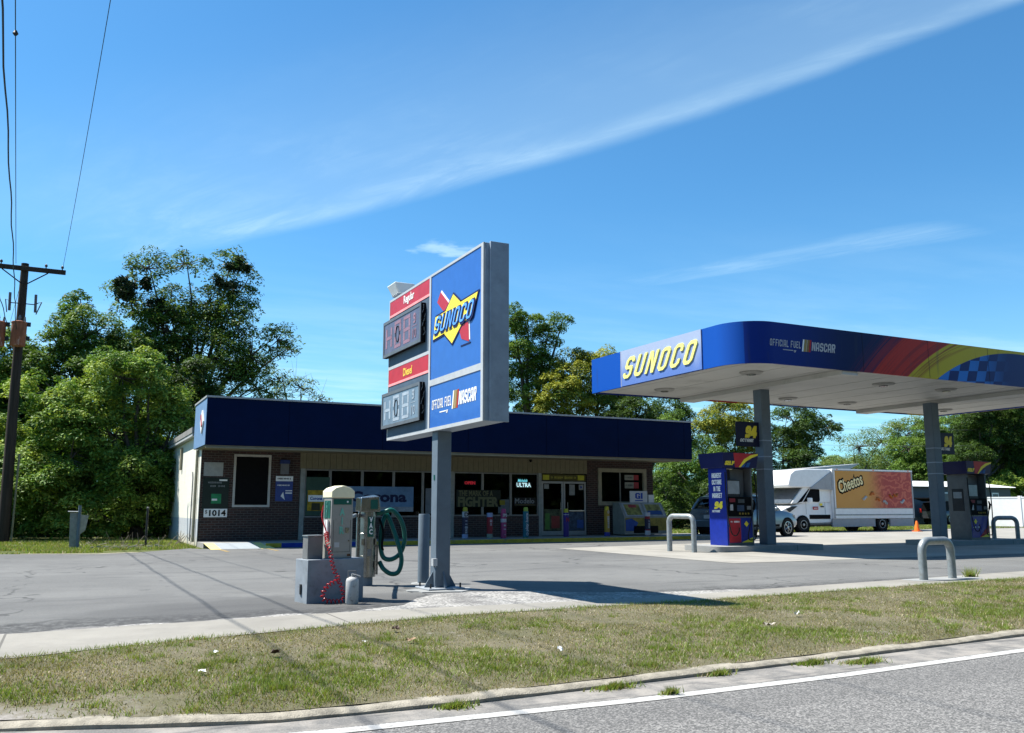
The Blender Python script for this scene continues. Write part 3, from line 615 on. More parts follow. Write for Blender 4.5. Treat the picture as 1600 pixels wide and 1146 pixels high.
for a, b, c, d in ((3.66, 4.0, 3.72, 4.0), (5.1, 5.35, 5.1, 5.35)): struct('ramp_flare', MB().add([(c if a < 4 else 5.1, 26.1, .003), ((4.0 if a < 4 else 5.5), 26.1, .003), ((4.0 if a < 4 else 5.35), 27.6, .122), ((3.72 if a < 4 else 5.1), 27.6, .122)], [(0, 1, 2, 3)]), C('sunlit yellow paint', .72, .60, .22, rough=.8, var=.15, dirt=((.4, .38, .3), .6, 5)))
for k, (x0, x1) in enumerate(((3.9, 4.0), (5.2, 5.3))): struct('floor_line', MB().sheet([(x0, 24.6), (x0 + .10, 24.6), (x0 + .10, 26.0), (x0, 26.0)], .004), C('faded orange line', .42, .30, .12, rough=.9, var=.2, dirt=((.2, .2, .19), .9, 7)))

# posters, notices and lit signs on the front: things of their own
def notice(name, x0, x1, z0, z1, y, m, label, cat='poster', th=.008, group=None):
    r = thing(name, ((x0 + x1) / 2, y, z0), label, cat, group)
    p = bx('panel', x0, x1, y - th, y, z0, z1, m, r); return r, y - th
r, y = notice('notice_board', 3.80, 4.38, 2.13, 2.56, WY - .004, C('pale grey board', .45, .47, .45), 'blank pale grey board above the dark menu poster on the left brick pier', 'sign')
r, y = notice('wall_poster', 3.80, 4.58, 1.08, 2.08, WY - .004, C('poster black green', .02, .035, .028, rough=.4), 'dark framed poster with a green square above the 1014 number plate', 'poster', .02)
scribble(3.95, 4.35, 1.93, .07, y, C('poster script', .28, .3, .3), r); scribble(4.02, 4.48, 1.82, .07, y, MC['poster script'], r)
bx('green_square', 4.06, 4.36, y - .004, y, 1.28, 1.58, C('poster green', .03, .30, .12), r); bx('label_strip', 4.08, 4.24, y - .008, y - .004, 1.37, 1.43, P_white, r); bx('label_strip', 4.28, 4.52, y - .004, y, 1.98, 2.03, P_white, r)
r, y = notice('number_plate', 3.86, 4.56, .86, 1.12, WY - .03, P_white, 'white plate reading $1014 under the dark poster', 'sign')
letters('1014', .18, (4.27, y, .99), FX, P_black, r, width=.50, off=.006); letters('$', .11, (3.93, y, 1.02), FX, P_black, r)
r, y = notice('wall_poster', 6.03, 6.58, 1.36, 2.0, WY - .004, C('poster blue', .06, .10, .34), 'blue and white poster beside the boarded window', 'poster')
bx('white_header', 6.03, 6.58, y - .004, y, 2.0, 2.16, P_white, r); scribble(6.08, 6.48, 1.87, .05, y, P_white, r); scribble(6.08, 6.5, 2.08, .06, y - .004, P_dgrey, r); bx('white_stroke', 6.35, 6.56, y - .004, y, 1.60, 1.64, P_white, r); bx('white_stroke', 6.35, 6.56, y - .004, y, 1.68, 1.71, P_white, r)
MB().prism([(6.28, 1.66), (6.20, 1.52), (6.34, 1.40), (6.30, 1.54)], 'y', y - .004, y).build('swoosh', P_white, r)
r, y = notice('meter_box', 6.16, 6.42, 2.22, 2.56, WY - .004, C('meter grey', .22, .22, .23), 'small grey box with blue lid on the brick above the blue poster', 'box', .09)
bx('lid', 6.14, 6.44, y - .02, WY - .005, 2.56, 2.68, C('blue lid', .03, .06, .22), r)
# window posters left
WG = WY + .02
r, y = notice('window_poster', 7.02, 7.80, .90, 2.15, WG, C('pane green film', .04, .10, .07), 'yellow and green window poster with a white Corona label by the left brick pier')
bx('yellow_field', 7.08, 7.76, y - .004, y, 1.05, 1.72, C('poster amber', .50, .33, .02, var=.4, scale=6), r); bx('white_label', 7.10, 7.62, y - .008, y - .004, 1.35, 1.56, P_white, r)
letters('Corona', .10, (7.36, y - .008, 1.455), FX, C('corona blue', .03, .10, .42), r, width=.40, off=.003); bx('dark_figure', 7.22, 7.5, y - .008, y - .004, 1.07, 1.30, C('dark olive', .05, .05, .02), r)
r, y = notice('window_banner', 8.35, 10.75, 1.18, 1.86, WG, C('banner pale blue', .16, .30, .48, var=.2, scale=2), 'wide pale blue window banner lettered Corona behind the air machine')
letters('Corona', .34, (9.50, y, 1.52), FX, C('banner navy', .004, .012, .07), r, width=2.0, off=.014)
bx('cloud_band', 8.35, 10.75, y - .004, y, 1.02, 1.18, C('banner cloud', .34, .38, .42, var=.3, scale=5), r)
r, y = notice('window_poster', 11.20, 11.90, .95, 1.82, WG, C('poster grey', .20, .22, .24), 'grey window poster with purple bottle just left of the price sign post')
bx('purple_shape', 11.5, 11.85, y - .004, y, 1.1, 1.6, C('poster purple', .08, .04, .30), r)
r, y = notice('window_decal', 12.36, 14.1, 1.18, 1.78, WG, C('decal ground', .012, .022, .014), 'dark window decal reading THE MARK OF A FIGHTER')
letters('THE MARK OF A', .19, (13.12, y, 1.66), FX, C('decal gold', .17, .17, .08), r, width=1.35, off=.006, cond=.7); letters('FIGHTER', .32, (13.22, y, 1.36), FX, MC['decal gold'], r, width=1.6, off=.016)
def neon(name, s, x, z, h, w, col, label, st=2.0, **k):
    r = thing(name, (x, WG, z), label, 'sign'); letters(s, h, (x, WG, z), FX, emis(label[:12] + ' glow', col, st), r, width=w, off=.006, **k)
    bx('backing', x - w / 2 - .04, x + w / 2 + .04, WG + .002, WG + .008, z - h * .8, z + h * .8, P_black, r); return r
neon('neon_sign', 'OPEN', 12.88, 2.03, .10, .42, (.85, .02, .04), 'dim red glowing window sign high in the pane above the fighter decal', .05)
n_ = neon('neon_sign', 'ULTRA', 15.05, 1.98, .15, .60, (.62, .90, .95), 'lit white ULTRA beer sign in the pane left of the doors', .33, cond=.9)
letters('Michelob', .10, (15.0, WG, 2.14), FX, emis('cyan glow', (.15, .60, .70), .35), n_, width=.40, shear=.3, off=.004)
r, y = notice('window_decal', 14.64, 15.56, 1.22, 1.52, WG, C('decal black', .010, .012, .012), 'black Modelo window decal below the ULTRA sign')
letters('Modelo', .19, (15.08, y, 1.40), FX, C('decal silver', .30, .31, .31), r, width=.80, off=.003); bx('gold_rule', 14.7, 15.5, y - .004, y, 1.25, 1.265, C('gold rule', .25, .18, .05), r)
r, y = notice('window_poster', 14.0, 14.45, .95, 1.45, WG, C('poster slate', .14, .17, .18), 'small grey poster low in the pane behind the pink bollard sleeve')
bx('amber_patch', 14.06, 14.28, y - .004, y, 1.25, 1.42, C('amber patch', .30, .25, .02), r)
# things seen through the doors
r, y = notice('door_poster', 15.9, 16.64, .32, 1.1, WG, C('door poster mix', .08, .10, .05, var=.6, scale=7), 'red and green product poster low on the left door')
bx('red_patch', 16.2, 16.55, y - .004, y, .4, .85, C('red patch', .30, .05, .04), r); bx('green_patch', 15.94, 16.12, y - .004, y, .36, .95, C('green patch', .10, .25, .05), r)
r, y = notice('door_poster', 16.9, 17.6, .32, 1.0, WG, C('door poster blue', .06, .10, .16, var=.5, scale=7), 'blue and green product poster low on the right door')
bx('blue_patch', 17.3, 17.58, y - .004, y, .4, .7, C('blue patch', .04, .12, .40), r)
for x0, x1, z0, z1, lb in ((15.9, 16.1, 1.85, 2.02, 'small pale notice in the top corner of the left door'), (16.98, 17.22, 1.62, 2.02, 'tall pale notice high on the right door'), (17.4, 17.6, 1.82, 2.02, 'small notice with blue dot high on the right door')):
    r, y = notice('door_notice', x0, x1, z0, z1, WG, C('faded paper', .32, .34, .33), lb, 'notice')
bx('blue_dot', 17.46, 17.54, y - .004, y, 1.88, 1.96, C('dot blue', .05, .08, .35), r)
for x0, x1, z0, z1, lb in ((19.5, 20.15, 2.22, 2.42, 'grey and red sticker highest in the right window'), (19.5, 20.15, 1.90, 2.14, 'cream and red sticker in the middle of the right window')):
    r, y = notice('window_sticker', x0, x1, z0, z1, WY + .04, C('sticker cream', .38, .38, .32), lb, 'sticker'); bx('red_end', x0 + .42, x1, y - .004, y, z0, z1, C('sticker red', .45, .05, .06), r); scribble(x0 + .05, x0 + .36, (z0 + z1) / 2, .08, y, C('sticker ink', .12, .14, .14), r)
# ice merchandiser with slanted doors
IY = 27.75
r = thing('ice_merchandiser', (19.3, IY + .5, .12), 'slant-fronted bagged ice cabinet with yellow and blue panels under the right window', 'freezer')
mb = MB(); mb.prism([(IY, .17), (IY + .8, .17), (IY + .8, 1.34), (IY + .38, 1.34), (IY, .80)], 'x', 18.6, 20.55); mb.build('cabinet', C('cabinet grey', .30, .31, .28, rough=.5), r, .01)
def slant(x0, x1, a, b, off, m, nm):   # quad lying on the slanted front, a..b along the slope
    d = Vector((0, .38, .54)).normalized(); n = Vector((0, -d.z, d.y)); o = Vector((0, IY, .80))
    p = [o + d * a + n * off, o + d * b + n * off]; q = [o + d * a + n * .001, o + d * b + n * .001]
    return MB().hexa([(x0, q[0].y, q[0].z), (x1, q[0].y, q[0].z), (x1, q[1].y, q[1].z), (x0, q[1].y, q[1].z)], [(x0, p[0].y, p[0].z), (x1, p[0].y, p[0].z), (x1, p[1].y, p[1].z), (x0, p[1].y, p[1].z)]).build(nm, m, r)
for x0, x1 in ((18.68, 19.52), (19.62, 20.46)):
    slant(x0, x1, .03, .63, .02, C('ice door frame', .36, .38, .38, rough=.5), 'door'); slant(x0 + .08, x1 - .08, .09, .57, .024, C('ice door art', .26, .24, .06, var=.5, scale=6), 'door_art')
slant(18.95, 19.3, .42, .55, .028, C('art red', .35, .05, .05), 'red_label'); slant(19.72, 20.36, .10, .28, .028, C('art blue', .03, .08, .25), 'blue_label')
bx('lower_panel', 18.62, 20.53, IY - .006, IY, .30, .78, C('ice lower yellow', .34, .27, .05, var=.3, scale=5), r); bx('grille', 19.0, 20.1, IY - .012, IY - .006, .22, .48, P_black, r)
MB().prism([(18.64, .3), (19.0, .3), (19.2, .6), (18.9, .76), (18.64, .7)], 'y', IY - .012, IY - .006).build('blue_swirl', C('ice blue', .04, .10, .38), r)
r, y = notice('cabinet_sign', 19.15, 19.95, 1.345, 1.78, IY + .45, P_alu, 'white sign with blue letters GI standing on the ice cabinet', 'sign', .02)
letters('GI', .22, (19.56, y, 1.60), FX, C('gi blue', .02, .07, .40), r, width=.34, block=True, off=.002); bx('blue_rule', 19.38, 19.74, y - .004, y, 1.40, 1.44, MC['gi blue'], r)
r, y = notice('wall_box', 20.5, 20.78, 1.34, 1.66, WY - .004, P_alu, 'small white box on the brick corner right of the GI sign', 'box', .10)
bx('cover', 20.52, 20.76, y - .01, y, 1.36, 1.64, P_white, r)

# bollards in printed sleeves
def bollard(x, y, zt, sleeve, cap, label, bits, z0=.12, zs=None, rad=.10):
    r = thing('sleeved_bollard', (x, y, z0), label, 'bollard', 'bollards in printed sleeves along the shop front')
    MB().lathe((x, y, z0), (0, 0, 1), [(rad * .82, 0), (rad * .82, zt - z0 - .05), (rad * .6, zt - z0)], 20).build('post', cap, r)
    MB().cyl((x, y, z0 + .02), (x, y, zt - .14), rad, n=20).build('sleeve', sleeve, r)
    for b in bits:
        if b[0] == 'band': MB().cyl((x, y, b[1]), (x, y, b[2]), rad + .004, n=20).build('sleeve_band', b[3], r)
        elif b[0] == 's': scribble(b[3] - b[5] / 2, b[3] + b[5] / 2, x, b[2], y - rad - .004, b[4], r, 'z')
        elif b[0] == 'v': letters(b[1], b[2], (x, y - rad - .008, b[3]), (0, 0, 1), b[4], r, width=b[5], up=(-1, 0, 0), off=.004)
        elif b[0] == 'h': letters(b[1], b[2], (x, y - rad - .008, b[3]), FX, b[4], r, width=b[5], off=.004)
    return r
S_n = C('sleeve navy', .03, .03, .07); S_r = C('sleeve red', .30, .02, .03); S_p = C('sleeve pink', .38, .05, .16); S_t = C('sleeve teal', .02, .16, .22)
S_u = C('sleeve purple', .04, .02, .20); S_y = C('sleeve orange', .42, .26, .03); S_w = C('sleeve white', .50, .52, .56); S_lb = C('sleeve light blue', .30, .38, .60); CY = C('cap yellow', .42, .40, .03)
BY = 27.45
bollard(12.02, BY, 1.17, S_n, CY, 'navy bollard sleeve with white D and pale foot, nearest the price sign post', [('band', .84, 1.02, S_w), ('h', 'D', .13, .93, P_black, .15), ('s', 'TIRES', .10, .52, S_w, .42), ('band', .14, .28, S_lb)])
bollard(12.93, BY, .98, S_r, S_lb, 'red bollard sleeve with pale blue square top below the fighter decal', [('band', .84, .98, S_lb), ('s', 'ICE', .09, .66, S_w, .20), ('band', .14, .28, C('sleeve sage', .25, .32, .25))])
bollard(13.45, BY, 1.12, S_p, S_p, 'pink and red bollard sleeve with white SPS letters below the window mullion', [('h', 'SPS', .10, .90, S_w, .16), ('band', .66, .78, S_w), ('s', 'COLA', .10, .42, S_w, .36)])
bollard(14.31, BY, 1.17, S_t, C('cap lime', .30, .42, .06), 'teal bollard sleeve reading play here left of the doors', [('v', 'play here', .09, .66, S_w, .62), ('h', 'O', .10, .26, S_w, .10)])
bollard(15.92, BY, 1.12, S_u, CY, 'purple bollard sleeve with a red square in front of the doors', [('band', .90, .92, S_w), ('h', 'N', .14, .74, S_r, .12)])
bollard(17.63, BY, 1.20, S_y, C('cap gold', .55, .44, .03), 'orange bollard sleeve with blue foot between doors and ice cabinet', [('h', 'O', .10, 1.0, S_w, .08), ('s', 'FRITOS', .10, .64, S_w, .42), ('band', .14, .28, C('sleeve blue', .03, .04, .30))])
bollard(19.34, 27.35, .98, S_r, S_w, 'red and navy bollard sleeve with white top in front of the ice cabinet', [('band', .84, .98, S_w), ('band', .36, .74, S_n), ('s', 'NEWS', .08, .55, S_w, .28), ('band', .16, .32, S_w)])
bollard(22.55, 28.6, 1.15, P_dgrey, CY, 'dark grey bollard sleeve with yellow cap standing right of the store', [('band', .84, .98, P_mgrey)], z0=0.0)
r = thing('marker_post', (21.9, 30, 0), 'thin white marker post on the grass right of the store', 'post'); MB().cyl((21.9, 30, 0), (21.9, 30, .92), .022, n=10).build('stake', P_white, r); MB().cyl((21.9, 30, .92), (21.9, 30, 1.0), .028, n=10).build('reflector', P_dgrey, r)

# ================================================================== CANOPY
K = .9315
def kz(z): return 1.15 + K * (z - 1.15)
cx0, cx1, cy0, cy1 = 13.97, 29.2, 15.74, 22.45; cz0, cz1 = 4.55, 5.575
def rrect(x0, x1, y0, y1, r, n=10):
    p = []
    for (cx, cy, a) in ((x0 + r, y0 + r, 180), (x1 - r, y0 + r, 270), (x1 - r, y1 - r, 0), (x0 + r, y1 - r, 90)):
        p += [(cx + r * math.cos(R(a + 90 * k / n)), cy + r * math.sin(R(a + 90 * k / n))) for k in range(n + 1)]
    return p
def m_canopy():
    m = bpy.data.materials.new('canopy fascia paint'); m.use_nodes = True; t = NT(m.node_tree); b = t.n['Principled BSDF']
    g = t.node('ShaderNodeNewGeometry'); p = g.outputs['Position']; q = t.xyz(p); nrm = t.xyz(g.outputs['True Normal'])
    X = t.m('DIVIDE', q[0], K); Z = t.m('ADD', t.m('DIVIDE', t.m('SUBTRACT', q[2], 1.15), K), 1.15)
    dx = t.m('SUBTRACT', X, 25.9); dz = t.m('ADD', Z, 1.58); r = t.m('SQRT', t.m('ADD', t.m('MULTIPLY', dx, dx), t.m('MULTIPLY', dz, dz)))
    st = t.noise(t.vec(t.m('MULTIPLY', r, 14.0), t.m('MULTIPLY', X, .12), 0.0), 1.0, 3, .8)
    blue = (.006, .03, .26); navy = (.003, .010, .085)
    c = t.mix(t.step(X, 16.0, 19.0), blue, navy)
    stp = t.m('MULTIPLY', t.m('SUBTRACT', 1.0, t.step(r, 9.05, 9.75)), t.step(st, .42, .52))
    red = t.mix(t.m('MULTIPLY', t.step(st, .48, .56), .55), (.60, .035, .02), (.20, .016, .025))
    c = t.mix(t.m('MULTIPLY', stp, .75), c, (.38, .022, .03)); c = t.mix(t.m('SUBTRACT', 1.0, t.step(r, 8.98, 9.02)), c, red)
    yel = t.mix(t.m('MULTIPLY', t.step(st, .50, .56), t.step(r, 7.65, 7.9)), (.66, .52, .02), (.36, .12, .012))
    c = t.mix(t.m('SUBTRACT', 1.0, t.step(r, 8.06, 8.09)), c, yel)
    xs_ = t.m('SUBTRACT', X, t.m('MULTIPLY', Z, .38)); ck = t.m('ADD', t.m('FLOOR', t.m('DIVIDE', xs_, .40)), t.m('FLOOR', t.m('DIVIDE', t.m('SUBTRACT', Z, t.m('MULTIPLY', X, .06)), .31)))
    ck = t.m('ABSOLUTE', t.m('SUBTRACT', ck, t.m('MULTIPLY', t.m('FLOOR', t.m('DIVIDE', ck, 2.0)), 2.0)))
    fade = t.m('MULTIPLY', t.m('SUBTRACT', 1.0, t.step(X, 23.6, 25.6)), t.m('SUBTRACT', 1.0, t.step(ck, .4, .6)))
    chk = t.mix(fade, (.006, .018, .16), (.03, .22, .72)); c = t.mix(t.m('SUBTRACT', 1.0, t.step(r, 7.385, 7.41)), c, chk)
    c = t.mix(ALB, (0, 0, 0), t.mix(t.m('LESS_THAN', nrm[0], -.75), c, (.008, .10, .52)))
    mp = t.node('ShaderNodeMapping'); t.l.new(p, mp.inputs[0]); mp.inputs['Scale'].default_value = (3, 3, .35)
    dirt = t.m('MULTIPLY', t.step(t.noise(mp.outputs[0], 2.0, 5), .60, .75), .3); c = t.mix(dirt, c, (.03, .035, .05))
    t.put(b.inputs['Base Color'], c); b.inputs['Roughness'].default_value = .38; b.inputs['Specular IOR Level'].default_value = .2; return m
M_can = m_canopy()
def m_panel():
    m = bpy.data.materials.new('weathered logo panel'); m.use_nodes = True; t = NT(m.node_tree); b = t.n['Principled BSDF']
    p = t.node('ShaderNodeNewGeometry').outputs['Position']; q = t.xyz(p)
    mp = t.node('ShaderNodeMapping'); t.l.new(p, mp.inputs[0]); mp.inputs['Scale'].default_value = (1, 2.2, .5)
    n = t.noise(mp.outputs[0], 1.4, 4, .6)
    c = t.mix(t.step(t.m('ADD', q[2], t.m('MULTIPLY', n, .9)), 5.0, 5.9), (.085, .16, .42), (.30, .36, .50)); t.put(b.inputs['Base Color'], c); b.inputs['Roughness'].default_value = .5; return m
K_ = thing('fuel_canopy', ((cx0 + cx1) / 2, 19.05, 0), 'large blue fuel canopy with a racing flag band standing over the pumps', 'canopy')
def front_round(x0, x1, y0, y1, r, n=12):
    p = rrect(x0, x1, y0, y1, r, n)[:2 * (n + 1)]
    return p + [(x1, y1), (x0, y1)]
outl = front_round(cx0, cx1, cy0, cy1, .95); inl = front_round(cx0 + .05, cx1 - .05, cy0 + .05, cy1 - .05, .90)
mb = MB(); n = len(outl)
vs = [(x, y, cz0) for x, y in outl] + [(x, y, cz1) for x, y in outl] + [(x, y, cz1) for x, y in inl] + [(x, y, cz0) for x, y in inl]
fs = []
for i in range(n):
    j = (i + 1) % n; fs += [(i, j, n + j, n + i), (n + i, n + j, 2 * n + j, 2 * n + i), (2 * n + i, 2 * n + j, 3 * n + j, 3 * n + i), (3 * n + i, 3 * n + j, j, i)]
fas = mb.add(vs, fs).build('fascia', M_can, K_, smooth=50)
mb = MB()
for x in (17.9, 20.35, 22.8, 25.25, 27.7): bx('panel_seam', x, x + .012, cy0 - .003, cy0 - .0005, cz0 + .01, cz1 - .01, C('canopy seam', .01, .012, .03), fas)
M_sof = C('soffit white', .69, .69, .66, rough=.6, var=.06, scale=.8, dirt=((.30, .29, .27), .6, .6))
sof = MB().prism(inl, 'z', cz0 + .04, cz0 + .12).build('soffit', M_sof, K_)
mb = MB(); y = cy0 + .6
for x in np.arange(cx0 + .5, cx1, 1.22): mb.box(x, x + .008, cy0 + .3, cy1 - .3, cz0 + .034, cz0 + .0395)
mb.build('panel_joint', C('joint grey', .52, .52, .50), sof)
for x in (17.47, 25.2): bx('soffit_beam', x - .27, x + .27, cy0 + .06, cy1 - .06, cz0 - .09, cz0 + .033, M_sof, sof)
bx('canopy_deck', cx0 + .4, cx1 - .4, cy0 + .4, cy1 - .4, cz0 + .7, cz0 + .75, M_roof, K_)
for x in (15.5, 20.3, 22.9, 27.6):
    for y in (17.2, 20.9):
        l_ = MB().lathe((x, y, cz0 + .039), (0, 0, -1), [(.30, 0), (.30, .02), (.26, .05), (.12, .06)]).build('ceiling_light', C('lamp rim', .40, .40, .38, rough=.5), sof)
        MB().lathe((x, y, cz0 - .022), (0, 0, -1), [(.12, 0), (.11, .02)]).build('lens', C('lamp lens', .16, .16, .15, rough=.2), l_)
# columns
for x in (17.47, 25.2 - .69): pass
for x in (17.50, 24.55):
    c_ = bx('column', x - .165, x + .165, 18.89, 19.21, .15, cz0 - .091, P_pole, K_, .012)
    for z in (3.0, 2.2, 2.55): MB().box(x - .171, x + .171, 18.884, 19.216, z, z + .03).build('strap', P_gmetal, c_)
# white sign panel with SUNOCO on the left face
wp = bx('logo_panel', cx0 - .03, cx0 - .003, 18.5 * K, 22.35 * K, cz0 + .01, cz1 + .0, m_panel(), K_)
letters('SUNOCO', .62, (cx0 - .03, 20.42 * K, 5.05), NX, P_pyel, wp, width=3.35, block=True, shear=.50, ext=.03, spacing=2.0, off=-.018)
bx('panel_edge', cx0 - .034, cx0 - .002, 22.35 * K, 22.35 * K + .02, cz0, cz1, P_alu, wp)
def nascar(o, right, h, parent, wt, wo, two=True):
    """OFFICIAL FUEL OF | bars | NASCAR, wt = total width; o = left end, mid height"""
    o = np.array(o, float); r = np.array(right, float)
    a = .46 * wt
    letters('OFFICIAL FUEL', h * .5, o + r * a / 2, right, wo, parent, width=a * .97, block=True, shear=.15, spacing=1.5, off=-.006)
    letters('OF', h * .15, o + r * a * .80 - np.array((0, 0, h * .47)), right, wo, parent, block=True, shear=.15)
    u_ = np.array((0, 0, 1.)); nn = np.cross(r, u_)
    def para(x0, x1, m, nm='colour_bar'):
        p = [o + r * x0 - u_ * h * .42, o + r * x1 - u_ * h * .42, o + r * (x1 + h * .16) + u_ * h * .42, o + r * (x0 + h * .16) + u_ * h * .42]
        q = [w + nn * .004 for w in p]; p = [w + nn * .0005 for w in p]; MB().hexa([tuple(w) for w in p], [tuple(w) for w in q]).build(nm, m, parent)
    x = a * 1.02; cols = [P_white, C('bar gold', .45, .34, .10), C('bar tan', .50, .42, .25), C('bar ochre', .38, .20, .05), C('bar red', .60, .03, .03)]
    w_ = .13 * wt / len(cols)
    for k, m in enumerate(cols): para(x + k * w_, x + (k + .8) * w_, m)
    para(a * .45, a * .78, wo, 'underline') if False else None
    letters('NASCAR', h * .62, o + r * (x + .14 * wt + .19 * wt), right, wo, parent, width=.37 * wt, block=True, shear=.2, off=-.002)
    mb = MB(); p0 = o + r * a * .42 - u_ * h * .40; p1 = o + r * a * .74 - u_ * h * .40; q0 = p0 - u_ * h * .05; q1 = p1 - u_ * h * .05
    mb.hexa([tuple(w + nn * .0005) for w in (q0, q1, p1, p0)], [tuple(w + nn * .004) for w in (q0, q1, p1, p0)]).build('underline', wo, parent)
nascar((15.87 * K, cy0 - .001, kz(5.36)), FX, .36, fas, 2.2, C('fascia letter white', .62, .64, .66))
# tuft growing on the canopy roof
def sprig(x, y, z, h, label):
    r_ = random.Random(5); mb = MB()
    for k in range(22):
        a = r_.uniform(0, 6.28); l = h * r_.uniform(.5, 1); e = (x + math.cos(a) * l * .5, y + math.sin(a) * l * .5, z + l)
        mb.tube([(x, y, z), ((x + e[0]) / 2, (y + e[1]) / 2, z + l * .65), e], .006, 4)
        for j in range(4): q = [e[i] + r_.uniform(-.05, .05) for i in range(3)]; mb.add([q, (q[0] + .05, q[1], q[2] + .02), (q[0] + .03, q[1] + .03, q[2] + .06)], [(0, 1, 2)])
    return tag(mb.build('weed', LO), label, 'weed')
sprig(15.9, 16.9, cz0 + .75, .42, 'dry sprig growing on top of the canopy roof')
# 94 octane plates held by the columns
for (x, w, lb) in ((16.52, .86, 'dark 94 OCTANE plate hung on the left canopy column'), (24.78, .74, 'dark 94 OCTANE plate hung on the right canopy column')):
    r = thing('octane_plate', (x + .4, 19.05, 2.85), lb, 'sign', 'octane plates on the canopy columns')
    p = bx('plate', x, x + w, 19.03, 19.07, 2.84, 3.53, C('plate navy', .010, .012, .05, rough=.5), r, .01); bx('bracket', x + w - .02 if x < 20 else x - .08, x + w + .06 if x < 20 else x + .0, 19.04, 19.06, 3.3, 3.4, P_pole, r)
    letters('94', .30, (x + w * .60, 19.028, 3.25), FX, P_yel, p, width=w * .52, block=True, shear=.2, off=.02); letters('OCTANE', .09, (x + w * .42, 19.028, 3.01), FX, P_white, p, width=w * .58, block=True, shear=.25)
# islands
M_isl = groundmat('island concrete', m_conc((.40, .41, .40)))
for x0, x1 in ((15.2, 19.0), (23.9, 28.0)):
    struct('pump_island', MB().prism(rrect(x0, x1, 18.35, 19.95, .25, 5), 'z', -.02, .15), M_isl)

